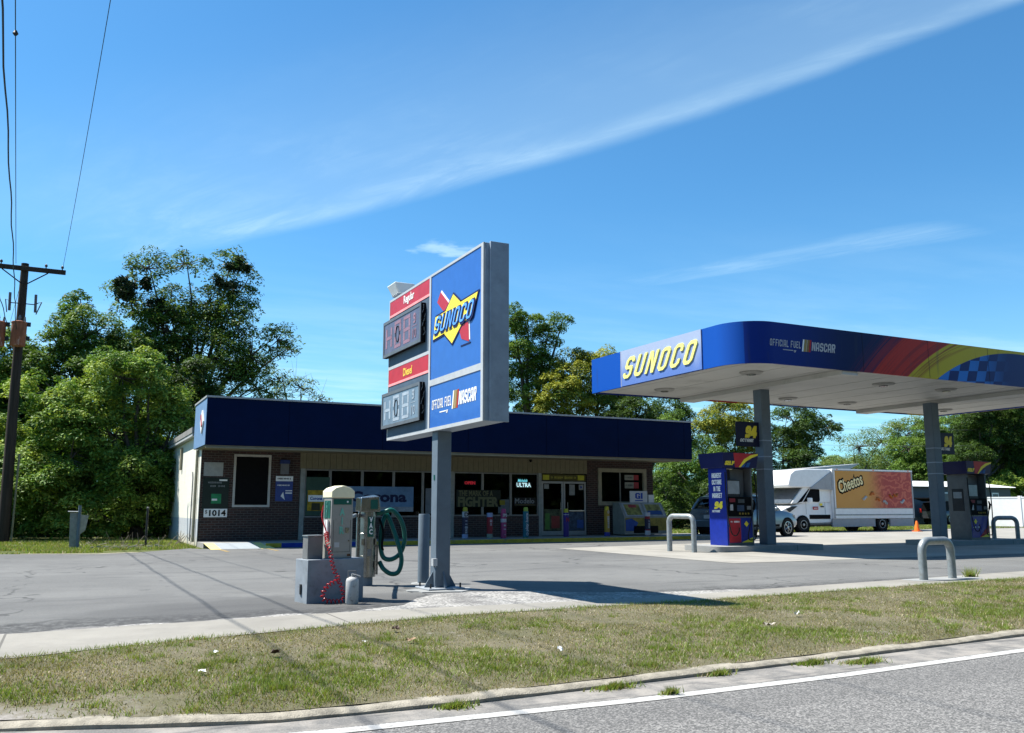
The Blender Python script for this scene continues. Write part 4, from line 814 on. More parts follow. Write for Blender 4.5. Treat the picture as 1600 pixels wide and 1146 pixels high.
# ================================================================== PUMPS
P_pblue = C('pump blue', .012, .035, .34, rough=.35, coat=.2); P_pgrey = C('pump grey', .20, .21, .21, rough=.45, metal=.3, var=.1); P_screen = C('pump screen', .42, .46, .48, rough=.15)
def pump(x0, yc, end_blue, label, blue_end_text):
    w = .92; d = .72; x1 = x0 + w; y0 = yc - d / 2; y1 = yc + d / 2; b = .15
    r = thing('fuel_pump', (x0 + w / 2, yc, b), label, 'fuel pump', 'fuel pumps under the canopy')
    endm = P_pblue if end_blue else P_pgrey
    mb = MB(); mb.box(x0, x0 + .05, y0, y1, b, 2.22); body = mb.build('end_panel', endm, r, .006)
    mb = MB(); mb.box(x1 - .05, x1, y0, y1, b, 2.22); mb.build('end_panel', P_pgrey, r, .006)
    bx('lower_cabinet', x0 + .051, x1 - .051, y0 + .01, y1 - .01, b, 1.42, P_pgrey, r)
    bx('upper_post', x0 + .36, x1 - .1, yc - .12, yc + .12, 1.42, 2.18, P_pgrey, r)
    bx('screen_housing', x0 + .06, x0 + .52, y0 + .03, y0 + .16, 1.44, 1.90, P_dgrey, r, .01)
    for s in (y0 + .022, ): sn = bx('screen', x0 + .09, x0 + .49, s, s + .007, 1.52, 1.87, P_screen, r)
    fr = bx('control_face', x0 + .051, x1 - .051, y0 - .004, y0 + .009, .92, 1.44, P_black, r)
    bx('display', x0 + .10, x0 + .30, y0 - .010, y0 - .005, 1.30, 1.40, C('display red', .30, .03, .04), fr); bx('display', x0 + .40, x0 + .62, y0 - .010, y0 - .005, 1.28, 1.38, C('display grey', .10, .11, .11), fr); bx('keypad', x0 + .36, x0 + .60, y0 - .012, y0 - .005, 1.06, 1.22, C('keypad blue', .05, .08, .14), fr); bx('card_reader', x0 + .70, x0 + .84, y0 - .02, y0 - .005, 1.10, 1.20, P_mgrey, fr); bx('sticker', x0 + .12, x0 + .22, y0 - .010, y0 - .005, 1.08, 1.24, P_alu, fr)
    for k in range(4): bx('grade_button', x0 + .42 + k * .10, x0 + .47 + k * .10, y0 - .012, y0 - .005, .97, 1.02, C('button amber', .35, .24, .03), fr)
    # lower art
    lf = bx('lower_art', x0 + .051, x1 - .051, y0 - .003, y0 + .009, .22, .88, P_pblue if not end_blue else P_pblue, r)
    MB().prism([(x0 + .06, .23), (x0 + .46, .23), (x0 + .46, .87), (x0 + .06, .87)], 'y', y0 - .007, y0 - .004).build('red_field', P_red, lf) if end_blue else MB().prism([(x0 + .40, .23), (x1 - .06, .23), (x1 - .06, .60)], 'y', y0 - .007, y0 - .004).build('red_field', P_red, lf)
    MB().prism([(x0 + .47, .23), (x1 - .06, .23), (x1 - .06, .36)], 'y', y0 - .011, y0 - .008).build('yellow_stripe', P_yel, lf)
    MB().prism([(x0 + .66 if end_blue else x0 + .25, .80), (x0 + .58 if end_blue else x0 + .17, .72), (x0 + .66 if end_blue else x0 + .25, .64), (x0 + .74 if end_blue else x0 + .33, .72)], 'y', y0 - .011, y0 - .008).build('diamond_mark', P_yel, lf)
    scribble(x0 + .12, x0 + .42, .78 if end_blue else .54, .055, y0 - .007, P_white, lf)
    # valance, overhanging, faces leaning
    v0, v1 = x0 - .62, x1 + .20; mb = MB(); z0, z1 = 2.22, 2.62; yy0, yy1 = y0 - .16, y1 + .16
    v0 = x0 - .20; v1 = x1 + .12
    mb.hexa([(v0 + .06, yy0 + .04, z0), (v1 - .05, yy0 + .04, z0), (v1 - .05, yy1 - .04, z0), (v0 + .06, yy1 - .04, z0)], [(v0, yy0, z1), (v1, yy0, z1), (v1, yy1, z1), (v0, yy1, z1)])
    va = mb.build('valance', P_dkblue, r)
    def onv(pts, m, nm, k):   # polygon on the leaning front of the valance, coordinates (x, z)
        f = lambda p, o: (p[0], yy0 + .04 * (z1 - p[1]) / (z1 - z0) - o, p[1])
        vs = [f(p, .002 + k * .003) for p in pts] + [f(p, .0005) for p in pts]; n = len(pts)
        MB().add(vs, [tuple(range(n)), tuple(range(2 * n - 1, n - 1, -1))] + [(i, (i + 1) % n, n + (i + 1) % n, n + i) for i in range(n)]).build(nm, m, va)
    W_ = v1 - v0
    onv([(v0 + .36 * W_, z0 + .01), (v0 + .46 * W_, z0 + .01), (v0 + .62 * W_, z0 + .2), (v0 + .80 * W_, z0 + .32), (v0 + .99 * W_, z1 - .02), (v0 + .30 * W_, z1 - .005)], P_red, 'red_sweep', 0)
    onv([(v0 + .46 * W_, z0 + .01), (v0 + .50 * W_, z0 + .01), (v0 + .66 * W_, z0 + .17), (v0 + .82 * W_, z0 + .27), (v0 + .985 * W_, z1 - .06), (v0 + .99 * W_, z1 - .012), (v0 + .78 * W_, z0 + .345), (v0 + .60 * W_, z0 + .23)], P_yel, 'yellow_sweep', 1)
    onv([(v0 + .52 * W_, z0 + .02), (v0 + .60 * W_, z0 + .02), (v0 + .66 * W_, z0 + .12), (v0 + .58 * W_, z0 + .09)], C('checker blue', .03, .14, .42), 'checker', 2); onv([(v0 + .64 * W_, z0 + .02), (v0 + .74 * W_, z0 + .02), (v0 + .78 * W_, z0 + .15), (v0 + .69 * W_, z0 + .13)], MC['checker blue'], 'checker', 2)
    letters('SELF', .10, (v0 + .20 * W_, yy0 + .026, z0 + .12), FX, P_yel, va, width=.34, shear=.25, off=.006, ext=.01)
    # nozzles and hoses
    for s, hx in ((1, x1 - .02), (-1, x0 + .02)):
        nz = MB().tube([(hx, y0 - .05, 1.10), (hx, y0 - .09, 1.25), (hx, y0 - .05, 1.36)], [.03, .035, .02], 8).build('nozzle', P_black, r)
        zt = .42 if s < 0 else .30
        pts = [(hx + s * .07, y0 - .05, 2.1), (hx + s * .09, y0 - .08, 1.5), (hx + s * .06, y0 - .10, .9), (hx - s * .02, y0 - .12, zt + .08), (hx - s * .16, y0 - .13, zt), (hx - s * .28, y0 - .11, zt + .10), (hx - s * .34 if s < 0 else hx - .02, y0 - .06, .62 if s < 0 else 1.1)]
        P_ = []
        for i in range(len(pts) - 1):
            for q in range(6):
                tt = q / 6; p0 = pts[max(i - 1, 0)]; p1 = pts[i]; p2 = pts[i + 1]; p3 = pts[min(i + 2, len(pts) - 1)]
                P_.append(tuple(.5 * (2 * p1[j] + (p2[j] - p0[j]) * tt + (2 * p0[j] - 5 * p1[j] + 4 * p2[j] - p3[j]) * tt * tt + (3 * p1[j] - p0[j] - 3 * p2[j] + p3[j]) * tt ** 3) for j in range(3)))
        MB().tube(P_ + [pts[-1]], .016, 8).build('hose', P_rubber, r)
    if blue_end_text:
        X_ = x0 - .002
        for k, s_ in enumerate(('HIGHEST', 'OCTANE', 'IN THE', 'MARKET')): letters(s_, .13, (X_, yc, 2.02 - k * .18), NX, P_white, body, width=.40 if s_ != 'IN THE' else .28, block=True)
        letters('94', .18, (X_, yc - .04, 1.22), NX, P_yel, body, width=.36, block=True, off=.01, shear=.2); letters('OCTANE', .06, (X_, yc + .06, 1.06), NX, P_white, body, width=.34, block=True, shear=.2)
    else:
        e = bx('end_screen', x0 - .012, x0 - .001, yc - .2, yc + .2, 1.05, 1.75, P_dgrey, r); bx('display', x0 - .018, x0 - .0125, yc - .15, yc + .15, 1.45, 1.65, P_screen, e)
    return r
pump(15.84, 19.12, True, 'fuel pump with bright blue end panel reading HIGHEST OCTANE IN THE MARKET', True)
pump(25.62, 19.12, False, 'grey fuel pump right of the right canopy column', False)
# bent pipe guards
def hoop(p0, p1, h, rad, label, cr=.16):
    p0 = Vector((*p0, 0)); p1 = Vector((*p1, 0)); d = (p1 - p0).normalized(); up = Vector((0, 0, 1)); pts = [p0 - up * .05, p0 + up * (h - cr)]
    for k in range(1, 9): a = PI / 2 * k / 8; pts.append(p0 + up * (h - cr + cr * math.sin(a)) + d * (cr - cr * math.cos(a)))
    for k in range(0, 9): a = PI / 2 * k / 8; pts.append(p1 + up * (h - cr + cr * math.cos(a)) - d * (cr - cr * math.sin(a)))
    pts.append(p1 - up * .05); mb = MB().tube(pts, rad, 14)
    return tag(mb.build('pipe_guard', P_galv), label, 'bollard', 'bent pipe guards around the pumps')
hoop((14.55, 19.58), (14.72, 18.76), .93, .07, 'galvanised hoop guard at the left end of the left pump island')
hoop((12.36, 9.95), (13.08, 9.98), .62, .066, 'nearest galvanised hoop guard at the edge of the grass verge')
hoop((27.5, 19.3), (28.35, 19.05), .82, .07, 'shaded hoop guard beside the right grey pump', .2)
struct('guard_footing', MB().prism(rrect(12.1, 13.6, 9.75, 10.2, .1, 4), 'z', -.02, .012), M_isl)

# shelving seen dimly through the glass
for k, (x0, x1, y) in enumerate(((7.1, 9.6, 30.9), (9.9, 11.9, 31.6), (12.4, 15.4, 30.8), (16.0, 17.6, 32.2))):
    r = thing('store_shelf', ((x0 + x1) / 2, y, .12), ['goods shelf behind the leftmost shop windows', 'goods shelf behind the windows beside the sign post', 'goods shelf behind the fighter decal', 'goods shelf facing the double doors'][k], 'shelf', 'goods shelves inside the shop')
    bx('back_panel', x0, x1, y + .35, y + .38, .12, 1.75, P_mgrey, r)
    for z in (.3, .72, 1.14, 1.52): bx('shelf_board', x0, x1, y, y + .349, z, z + .025, P_alu, r)
    r_ = random.Random(60 + k)
    for z in (.325, .745, 1.165):
        cols = [MB(), MB(), MB()]; x = x0 + .02
        while x < x1 - .2: w = r_.uniform(.07, .18); h = r_.uniform(.15, .32); cols[r_.randrange(3)].box(x, x + w, y + .02, y + .2, z + .001, z + h); x += w + .015
        for m_, c_ in zip(cols, (C('goods red', .55, .08, .05), C('goods yellow', .60, .50, .12), C('goods blue', .12, .22, .50))): tag(m_.build('packaged_goods', c_, r, fix=False), kind='stuff')
for x in (8.5, 13.8, 17.0):
    bx('strip_light', x, x + 1.2, 33.0, 33.12, 2.85, 2.93, emis('strip light glow %d' % int(x), (.8, .9, 1.0), .35), B)

# ================================================================== PRICE SIGN
sx0, sx1, sy0, sy1, sz0, sz1 = 4.71, 5.03, 10.20, 14.0, 2.25, 4.62
r = thing('price_sign', (4.88, 12.0, 0), 'tall pole sign with red price boards and blue logo panel before the store', 'sign')
post = bx('post', 4.765, 4.985, 11.90, 12.12, .03, sz0, P_pole, r, .01)
mb = MB(); mb.box(4.60, 5.15, 11.74, 12.28, .012, .035); base = mb.build('base_plate', C('chalky blue-grey', .42, .46, .50, dirt=((.15, .16, .17), .6, 14)), r, .005)
mb = MB()
for a, b, c, d in ((4.765, 11.96, -1, 0), (4.985, 11.96, 1, 0), (4.88, 11.90, 0, -1), (4.88, 12.12, 0, 1)):
    if c: mb.prism([(a, .035), (a + c * .13, .035), (a + c * .12, .06), (a, .26)], 'y', 12.0, 12.02)
    else: mb.prism([(b, .035), (b + d * .13, .035), (b + d * .12, .06), (b, .26)], 'x', 4.87, 4.89)
mb.build('gusset', P_pole, base)
for x in (4.65, 5.10):
    for y in (11.80, 12.22): MB().cyl((x, y, .03), (x, y, .10), .014, n=8).build('anchor_bolt', P_dgrey, base)
MB().box(4.70, 4.764, 11.84, 11.92, .34, .44).build('junction_box', P_alu, post); MB().tube([(4.73, 11.88, .34), (4.74, 11.84, .28), (4.745, 11.86, .18), (4.745, 11.87, .06)], .010, 8).build('conduit', P_pole, post)
MB().box(4.757, 4.7645, 11.98, 12.02, 1.55, 1.62).build('switch_plate', P_teal, post)
cab = bx('cabinet', sx0 + .012, sx1, sy0, sy1, sz0, sz1, P_gmetal, r, .006)
# raised spine on the near end of the cabinet
bx('end_channel', sx0 + .075, sx1 + .028, sy0 - .035, sy0 - .001, sz0 - .005, sz1 + .015, P_gmetal, cab, .004)
# face frame bars
mb = MB(); X0, X1 = sx0 - .012, sx0 + .011
ys = 12.10
mb.box(X0, X1, sy0, sy1, sz1 - .035, sz1); mb.box(X0, X1, sy0, sy1, sz0, sz0 + .05)
mb.box(X0, X1, sy0, sy0 + .07, sz0 + .05, sz1 - .035); mb.box(X0, X1, ys - .025, ys + .04, sz0 + .05, sz1 - .035); mb.box(X0, X1, sy1 - .03, sy1, sz0 + .05, sz1 - .035)
mb.box(X0, X1, sy0 + .07, ys - .025, 2.92, 3.01); mb.box(X0, X1, ys + .04, sy1 - .03, 3.42, 3.47)
mb.build('face_frame', P_alu, cab)
FXs = sx0 + .004
def face(nm, y0, y1, z0, z1, m, p=None, x=FXs, t_=.006): return MB().box(x - t_, x, y0, y1, z0, z1).build(nm, m, p or cab)
lp = face('logo_panel', sy0 + .07, ys - .025, 3.01, sz1 - .035, P_blue); np_ = face('lower_panel', sy0 + .07, ys - .025, sz0 + .05, 2.92, P_blue)
P_back = C('backing slate', .10, .15, .21); face('backing', ys + .04, sy1 - .03, sz0 + .05, 3.42, P_back); face('backing', ys + .04, sy1 - .03, 3.47, sz1 - .035, P_back)
r1 = face('red_header', ys + .04, sy1 - .03, 4.31, sz1 - .035, P_red, x=FXs - .006); r2 = face('red_header', ys + .04, sy1 - .03, 3.14, 3.42, P_red, x=FXs - .006)
letters('Regular', .13, (FXs - .012, 13.05, 4.47), NX, P_white, r1, width=.48, off=.002); letters('Diesel', .13, (FXs - .012, 13.05, 3.29), NX, C('header gold', .75, .55, .08), r2, width=.40, off=.002)
mb = MB(); mb.box(FXs - .014, FXs - .0125, ys + .04, sy1 - .03, 4.31, 4.35); mb.build('light_edge', C('pink edge', .70, .28, .28), r1)
mb = MB(); mb.box(FXs - .014, FXs - .0125, ys + .04, sy1 - .03, 3.14, 3.18); mb.build('light_edge', MC['pink edge'], r2)
# deep price displays
SEG = {'a': (.02, .98, .88, 1), 'g': (.02, .98, .44, .56), 'd': (.02, .98, 0, .12), 'f': (0, .24, .57, .87), 'b': (.76, 1, .57, .87), 'e': (0, .24, .13, .43), 'c': (.76, 1, .13, .43)}
for (z0, z1, pm, sm, nm) in ((3.63, 4.24, C('display mauve', .15, .15, .22, rough=.3), C('ghost pink', .37, .22, .29), 'red'), (2.44, 3.02, C('display blue-grey', .22, .31, .40, rough=.3), C('ghost white', .45, .54, .62), 'white')):
    bxo = MB().box(FXs - .08, FXs - .007, 12.30, 14.08, z0, z1).build('price_display', P_black, cab, .006)
    mb = MB(); f_ = .05; mb.box(FXs - .092, FXs - .0805, 12.30, 12.30 + f_, z0, z1); mb.box(FXs - .092, FXs - .0805, 14.08 - f_, 14.08, z0, z1); mb.box(FXs - .092, FXs - .0805, 12.30 + f_, 14.08 - f_, z0, z0 + f_); mb.box(FXs - .092, FXs - .0805, 12.30 + f_, 14.08 - f_, z1 - f_, z1)
    mb.build('bezel', C('bezel grey', .16, .18, .20, rough=.4), bxo)
    sc_ = face('display_face', 12.30 + f_, 14.08 - f_, z0 + f_, z1 - f_, pm, bxo, x=FXs - .0805, t_=.003)
    zz0 = z0 + .085; h = (z1 - z0) - .17; X_ = FXs - .0845
    for k, sg in enumerate(('fgbcade', 'abcdefg', 'abcdefg')):
        yl = 13.95 - k * .43; w = .32; mb = MB()
        for s_ in ('fgbec' if k == 0 else 'abcdef' if k == 1 else 'abcdefg'): a, b, c, d = SEG[s_]; mb.box(X_ - .002, X_, yl - b * w + .004, yl - a * w - .004, zz0 + c * h, zz0 + d * h)
        mb.build('price_digit', sm, sc_, fix=False)
    letters('9', h * .36, (X_, 12.58, z0 + .42), NX, sm, sc_, block=True); letters('10', h * .36, (X_, 12.58, z0 + .18), NX, sm, sc_, width=.16); mb = MB().box(X_ - .002, X_, 12.48, 12.68, z0 + .295, z0 + .305).build('fraction_bar', sm, sc_)
    ring = [(X_ - .004, 13.36 + .085 * math.cos(a), (z0 + z1) / 2 + .13 * math.sin(a)) for a in np.linspace(0, 2 * PI, 25)]
    MB().tube(ring, .006, 5, caps=False).build('oval_mark', P_black, sc_)
    mb = MB(); 
    for k in range(7): a = z0 + .1 + k * .07; mb.tube([(FXs - .05 + .02 * math.sin(k * 2.1), 12.292, a), (FXs - .035 + .02 * math.cos(k * 1.7), 12.285, a + .06)], .006, 5)
    mb.build('cable', P_mgrey, bxo)
# the logo: diamond, arrow, outlined word
def on_face(pts, m, nm, par, k):  # pts (y, z)
    x = FXs - .006 - .003 * k; return MB().prism(pts, 'x', x - .003, x - .0002).build(nm, m, par, fix=True)
def grow(pts, g):
    cy = sum(p[0] for p in pts) / len(pts); cz = sum(p[1] for p in pts) / len(pts); return [(cy + (p[0] - cy) * g, cz + (p[1] - cz) * g) for p in pts]
ar = [(11.86, 4.02), (11.74, 4.24), (11.66, 4.20), (10.86, 3.52), (10.98, 3.50), (10.58, 3.33), (10.66, 3.62), (10.72, 3.56), (11.52, 4.10)]
arrow = [(11.83, 4.14), (11.70, 4.27), (11.36, 4.02), (11.50, 3.90)]; arrow2 = [(11.06, 3.68), (10.92, 3.80), (10.68, 3.62), (10.66, 3.36), (10.92, 3.44)]
on_face([(p[0] - .03, p[1] + .02) for p in arrow], P_white, 'arrow_edge', lp, 0); on_face(arrow, P_red, 'arrow', lp, 1)
on_face([(p[0] - .03, p[1] + .02) for p in arrow2], P_white, 'arrow_edge', lp, 0); on_face(arrow2, P_red, 'arrow', lp, 1)
on_face([(10.94, 3.33), (10.62, 3.33), (10.60, 3.35), (10.94, 3.35)], C('logo navy', .005, .012, .10), 'shadow_rule', lp, 1)
dia = [(12.02, 3.68), (11.22, 4.14), (10.36, 3.92), (11.24, 3.42)]
dia = [(11.96, 3.64), (11.86, 3.60), (11.24, 3.42), (10.62, 3.70), (10.44, 3.86), (10.37, 3.94), (10.52, 3.98), (11.20, 4.14), (11.78, 3.88)]
D1 = [(11.75, 3.76), (11.21, 4.13), (10.67, 3.79), (11.24, 3.43)]
def band(g): return [(11.93 + g, 3.62 - g), (10.58 - g, 3.70 - g), (10.40 - g * 1.6, 3.96 + g), (11.86 + g * .4, 3.90 + g)]
on_face(grow(D1, 1.09), MC['logo navy'], 'diamond_edge', lp, 2); on_face(band(.05), MC['logo navy'], 'band_edge', lp, 2)
on_face(grow(D1, 1.0), P_yel, 'diamond', lp, 3); on_face(band(.022), P_yel, 'band', lp, 4)
letters('SUNOCO', .275, (FXs - .022, 11.165, 3.78), NX, MC['logo navy'], lp, width=1.50, block=True, shear=.40, off=.006, ext=.003, spacing=1.0, up=(0, 0, 1), name='letter_edge')
letters('SUNOCO', .255, (FXs - .027, 11.18, 3.79), NX, C('logo letter blue', .10, .32, .78), lp, width=1.43, block=True, shear=.40, off=-.010, ext=.004)
nascar((FXs - .006, 12.0, 2.63), NX, .30, np_, 1.62, P_white)
# floodlight on top of the far end
r = thing('floodlight', (4.87, 13.8, sz1), 'boxy white floodlight on top of the far end of the price sign', 'lamp')
mb = MB(); mb.hexa([(4.74, 13.68, 4.70), (4.98, 13.68, 4.70), (4.98, 14.00, 4.70), (4.74, 14.00, 4.70)], [(4.66, 13.64, 4.88), (5.02, 13.64, 4.88), (5.02, 14.06, 4.88), (4.66, 14.06, 4.88)]); h_ = mb.build('housing', P_white, r, .015)
MB().box(4.80, 4.92, 13.76, 13.88, 4.621, 4.70).build('bracket', P_mgrey, r); mb = MB(); [mb.box(4.72, 5.00, 13.70 + k * .075, 13.72 + k * .075, 4.675, 4.699) for k in range(4)]; mb.build('cooling_fin', P_alu, h_)
# plain post beside it
r = thing('guard_post', (5.02, 13.05, 0), 'grey round steel post just left of the price sign pole', 'bollard')
MB().lathe((5.02, 13.05, -.02), (0, 0, 1), [(.088, 0), (.088, 1.06), (.082, 1.075)], 24).build('tube', P_pole, r); MB().lathe((5.02, 13.05, 0), (0, 0, 1), [(.20, .0), (.18, .012)], 9).build('footing', M_isl, r)

# ================================================================== AIR AND VACUUM
rot = 0
r = thing('concrete_plinth', (3.05, 11.1, 0), 'grey painted block plinth carrying the air machine', 'plinth')
mb = MB(); mb.prism([(2.70, 10.92), (3.46, 11.10), (3.40, 11.48), (2.64, 11.30)], 'z', -.02, .52); mb.build('block', C('plinth grey paint', .33, .37, .41, rough=.7, var=.12, scale=5, dirt=((.16, .17, .18), .5, 7)), r, .006)
MB().box(2.655, 2.675, 11.08, 11.13, .10, .22).build('outlet', P_dgrey, r)
r = thing('meter_cabinet', (2.82, 11.2, .52), 'small plain metal cabinet on the left of the plinth', 'box')
MB().prism([(2.73, 11.08), (2.93, 11.12), (2.90, 11.26), (2.70, 11.22)], 'z', .521, .80).build('housing', P_mgrey, r, .004); MB().prism([(2.72, 11.07), (2.94, 11.115), (2.91, 11.27), (2.69, 11.225)], 'z', .80, .812).build('lid', P_galv, r)
r = thing('air_machine', (3.17, 11.25, .52), 'tan coin-operated tyre air machine lettered AIR with a cream cap and red coil hose', 'air pump')
ag = C('machine grey-tan', .42, .41, .37, rough=.5, var=.08, dirt=((.2, .19, .17), .4, 6))
th = math.atan2(.18, .76); ca, sa = math.cos(th), math.sin(th); ox, oy = 3.01, 11.06
def L(a, b, z): return (ox + a * ca - b * sa, oy + a * sa + b * ca, z)
def lbox(name, a0, a1, b0, b1, z0, z1, m, par, bevel=0):
    return MB().hexa([L(a0, b0, z0), L(a1, b0, z0), L(a1, b1, z0), L(a0, b1, z0)], [L(a0, b0, z1), L(a1, b0, z1), L(a1, b1, z1), L(a0, b1, z1)]).build(name, m, par, bevel)
W_, D_ = .305, .21
body = lbox('cabinet', 0, W_, 0, D_, .521, 1.28, ag, r, .006)
mb = MB(); prof = [(-.010, 1.275), (W_ + .010, 1.275), (W_ + .010, 1.36), (W_ - .04, 1.40), (W_ * .5, 1.43), (.04, 1.40), (-.010, 1.36)]
mb.loft([[L(a, b, z) for a, z in prof] for b in (-.02, D_ + .02)]); mb.build('cap', P_cream, r, .008)
pl = lbox('header_plate', .025, .28, -.006, -.0005, 1.19, 1.26, P_teal, body); MB().cyl(L(.22, -.007, 1.225), L(.22, -.012, 1.225), .012, n=12).build('button', P_white, pl)
rr_ = (ca, sa, 0)
for k, ch in enumerate('AIR'): letters(ch, .085, L(.150, -.001, 1.10 - k * .115), rr_, P_mint, body, width=.070 if ch != 'I' else .014, off=.004)
sp = lbox('side_label', -.006, -.0005, .03, D_ - .03, 1.02, 1.24, P_teal, body)
for k, ch in enumerate('FREE'): letters(ch, .04, L(-.0065, D_ / 2, 1.21 - k * .05), (sa, -ca, 0), P_mint, sp)
hp = lbox('hose_hanger', -.03, -.007, .05, .13, .84, 1.0, P_white, body)
lbox('door_seam', .03, .275, -.002, -.0003, .60, .604, P_dgrey, body); lbox('door_seam', .03, .034, -.002, -.0003, .604, 1.0, P_dgrey, body); lbox('door_seam', .271, .275, -.002, -.0003, .604, 1.0, P_dgrey, body)
lbox('coin_slot', .20, .25, -.008, -.0005, .84, .90, P_steel, body); lbox('lock', .245, .26, -.010, -.0005, .73, .745, P_steel, body)
lbox('price_sticker', .05, .12, -.003, -.0005, .66, .72, P_alu, body); lbox('rust_patch', .235, .285, -.002, -.0004, .545, .575, C('rust brown', .22, .10, .05, rough=.9, var=.5, scale=30), body)
# red coiled hose hanging down and piled in a loop
path = [L(-.03, .06, .84), (2.93, 10.93, .74), (2.955, 10.86, .60), (2.985, 10.84, .46), (3.02, 10.82, .35), (3.05, 10.82, .28), (2.93, 10.80, .22), (2.865, 10.80, .13), (2.88, 10.80, .055), (2.96, 10.80, .03), (3.06, 10.80, .03), (3.12, 10.80, .035)]
def cat(P, q=14):
    o = []
    for i in range(len(P) - 1):
        for k in range(q):
            t_ = k / q; p0 = P[max(i - 1, 0)]; p1 = P[i]; p2 = P[i + 1]; p3 = P[min(i + 2, len(P) - 1)]
            o.append(Vector([.5 * (2 * p1[j] + (p2[j] - p0[j]) * t_ + (2 * p0[j] - 5 * p1[j] + 4 * p2[j] - p3[j]) * t_ * t_ + (3 * p1[j] - p0[j] - 3 * p2[j] + p3[j]) * t_ ** 3) for j in range(3)]))
    return o + [Vector(P[-1])]
def coil(P, rad, wire, pitch, m, name, par):
    c = cat(P, 30); out = []; s_ = 0; prev = None; nrm = Vector((0, 1, 0))
    for i, p in enumerate(c):
        d = (c[min(i + 1, len(c) - 1)] - c[max(i - 1, 0)]).normalized(); a = (nrm - d * nrm.dot(d)).normalized(); b = d.cross(a)
        if i: s_ += (p - c[i - 1]).length
        ph = 2 * PI * s_ / pitch
        # several samples between centre points
        nx = c[min(i + 1, len(c) - 1)]; seg = (nx - p).length; n_ = max(1, int(seg / pitch * 10))
        for k in range(n_): q = p.lerp(nx, k / n_); f = ph + 2 * PI * seg * k / n_ / pitch; out.append(q + (a * math.cos(f) + b * math.sin(f)) * rad)
    return MB().tube(out, wire, 6).build(name, m, par)
P_coil = C('coil hose red', .62, .02, .03, rough=.35)
coil(path, .024, .0065, .048, P_coil, 'coiled_hose', r)
coil([(3.05, 10.82, .28), (3.09, 10.81, .20), (3.12, 10.80, .11), (3.13, 10.80, .04)], .024, .0065, .048, P_coil, 'coiled_hose', r)
MB().tube(cat([L(-.03, .16, 1.18), L(-.06, .14, 1.05), L(-.05, .10, .95), L(-.03, .06, .84)]), .008).build('hose', P_coil, r)
r = thing('vacuum_machine', (4.2, 13.2, 0), 'stainless car vacuum lettered VAC with looped green hose', 'vacuum')
vx, vy = 4.12, 13.1
MB().lathe((vx, vy, 0), (0, 0, 1), [(.10, 0), (.10, .13)], 20).build('foot', P_pole, r)
MB().lathe((vx, vy, .13), (0, 0, 1), [(.137, 0), (.137, .30), (.140, .302), (.140, .31), (.137, .312), (.137, .62), (.142, .622), (.142, .64), (.137, .645), (.137, .98)], 32).build('canister', P_steel, r)
MB().tube([(vx + .145, vy - .06, .16), (vx + .145, vy - .06, .60)], .018).build('side_rail', P_steel, r); MB().tube([(vx - .157, vy - .02, .12), (vx - .157, vy - .02, 1.0), (vx - .13, vy - .04, 1.1)], .018).build('side_rail', P_steel, r)
hd = MB().hexa([(vx - .155, vy - .15, 1.09), (vx + .16, vy - .15, 1.09), (vx + .15, vy + .14, 1.10), (vx - .155, vy + .14, 1.10)], [(vx - .15, vy - .15, 1.30), (vx + .14, vy - .15, 1.32), (vx + .14, vy + .12, 1.35), (vx - .15, vy + .12, 1.30)]).build('hood', P_steel, r, .012)
MB().box(vx + .00, vx + .11, vy - .160, vy - .1505, 1.13, 1.27).build('screen', P_teal, hd)
vl = MB().box(vx - .035, vx + .055, vy - .152, vy - .130, .72, 1.02).build('label', P_teal, r)
for k, ch in enumerate('VAC'): letters(ch, .07, (vx + .01, vy - .152, .975 - k * .09), FX, P_white, vl, width=.055, off=.003)
for zz in (.33, .66):
    for s in (-1, 1): MB().box(vx + s * .10 - .012, vx + s * .10 + .012, vy - .135, vy - .09, zz - .06, zz + .03).build('clamp', P_steel, r)
MB().box(vx - .03, vx + .03, vy - .148, vy - .13, .44, .54).build('coin_box', P_mgrey, r)
MB().tube([(vx - .19, vy, 1.04), (3.5, 11.9, 1.02), (3.33, 11.4, 1.02)], .03).build('crossover_pipe', P_galv, r)
hg = C('hose green', .006, .13, .10, rough=.3, var=.1)
hc = MB(); P1 = [(vx + .14, vy - .02, 1.06), (vx + .25, vy - .06, 1.09), (vx + .36, vy - .10, 1.11), (vx + .50, vy - .12, .95), (vx + .56, vy - .12, .70), (vx + .50, vy - .12, .48), (vx + .36, vy - .10, .38), (vx + .24, vy - .06, .42), (vx + .21, vy - .02, .62), (vx + .24, vy, .90), (vx + .31, vy + .02, 1.04), (vx + .38, vy - .04, .88), (vx + .46, vy - .16, .55), (vx + .49, vy - .19, .36), (vx + .44, vy - .20, .20), (vx + .34, vy - .16, .17), (vx + .24, vy - .10, .24), (vx + .20, vy - .02, .34)]
hc.tube(cat(P1, 10), .035, 12); hc.build('hose', hg, r)
MB().tube(cat([(vx + .19, vy, .98), (vx + .22, vy - .1, .8), (vx + .20, vy - .12, .6), (vx + .24, vy - .05, .52)], 8), .018).build('wand', P_black, r)
r = thing('gas_cylinder', (3.19, 10.68, 0), 'small white refrigerant cylinder with a wire handle standing before the plinth', 'gas bottle')
gx_, gy_ = 3.19, 10.68; wht = C('chipped white enamel', .60, .61, .60, rough=.5, var=.08, dirt=((.12, .10, .08), .8, 16))
MB().lathe((gx_, gy_, 0), (0, 0, 1), [(.068, 0), (.078, .015), (.078, .27), (.070, .30), (.045, .318), (.018, .325)], 24).build('bottle', wht, r)
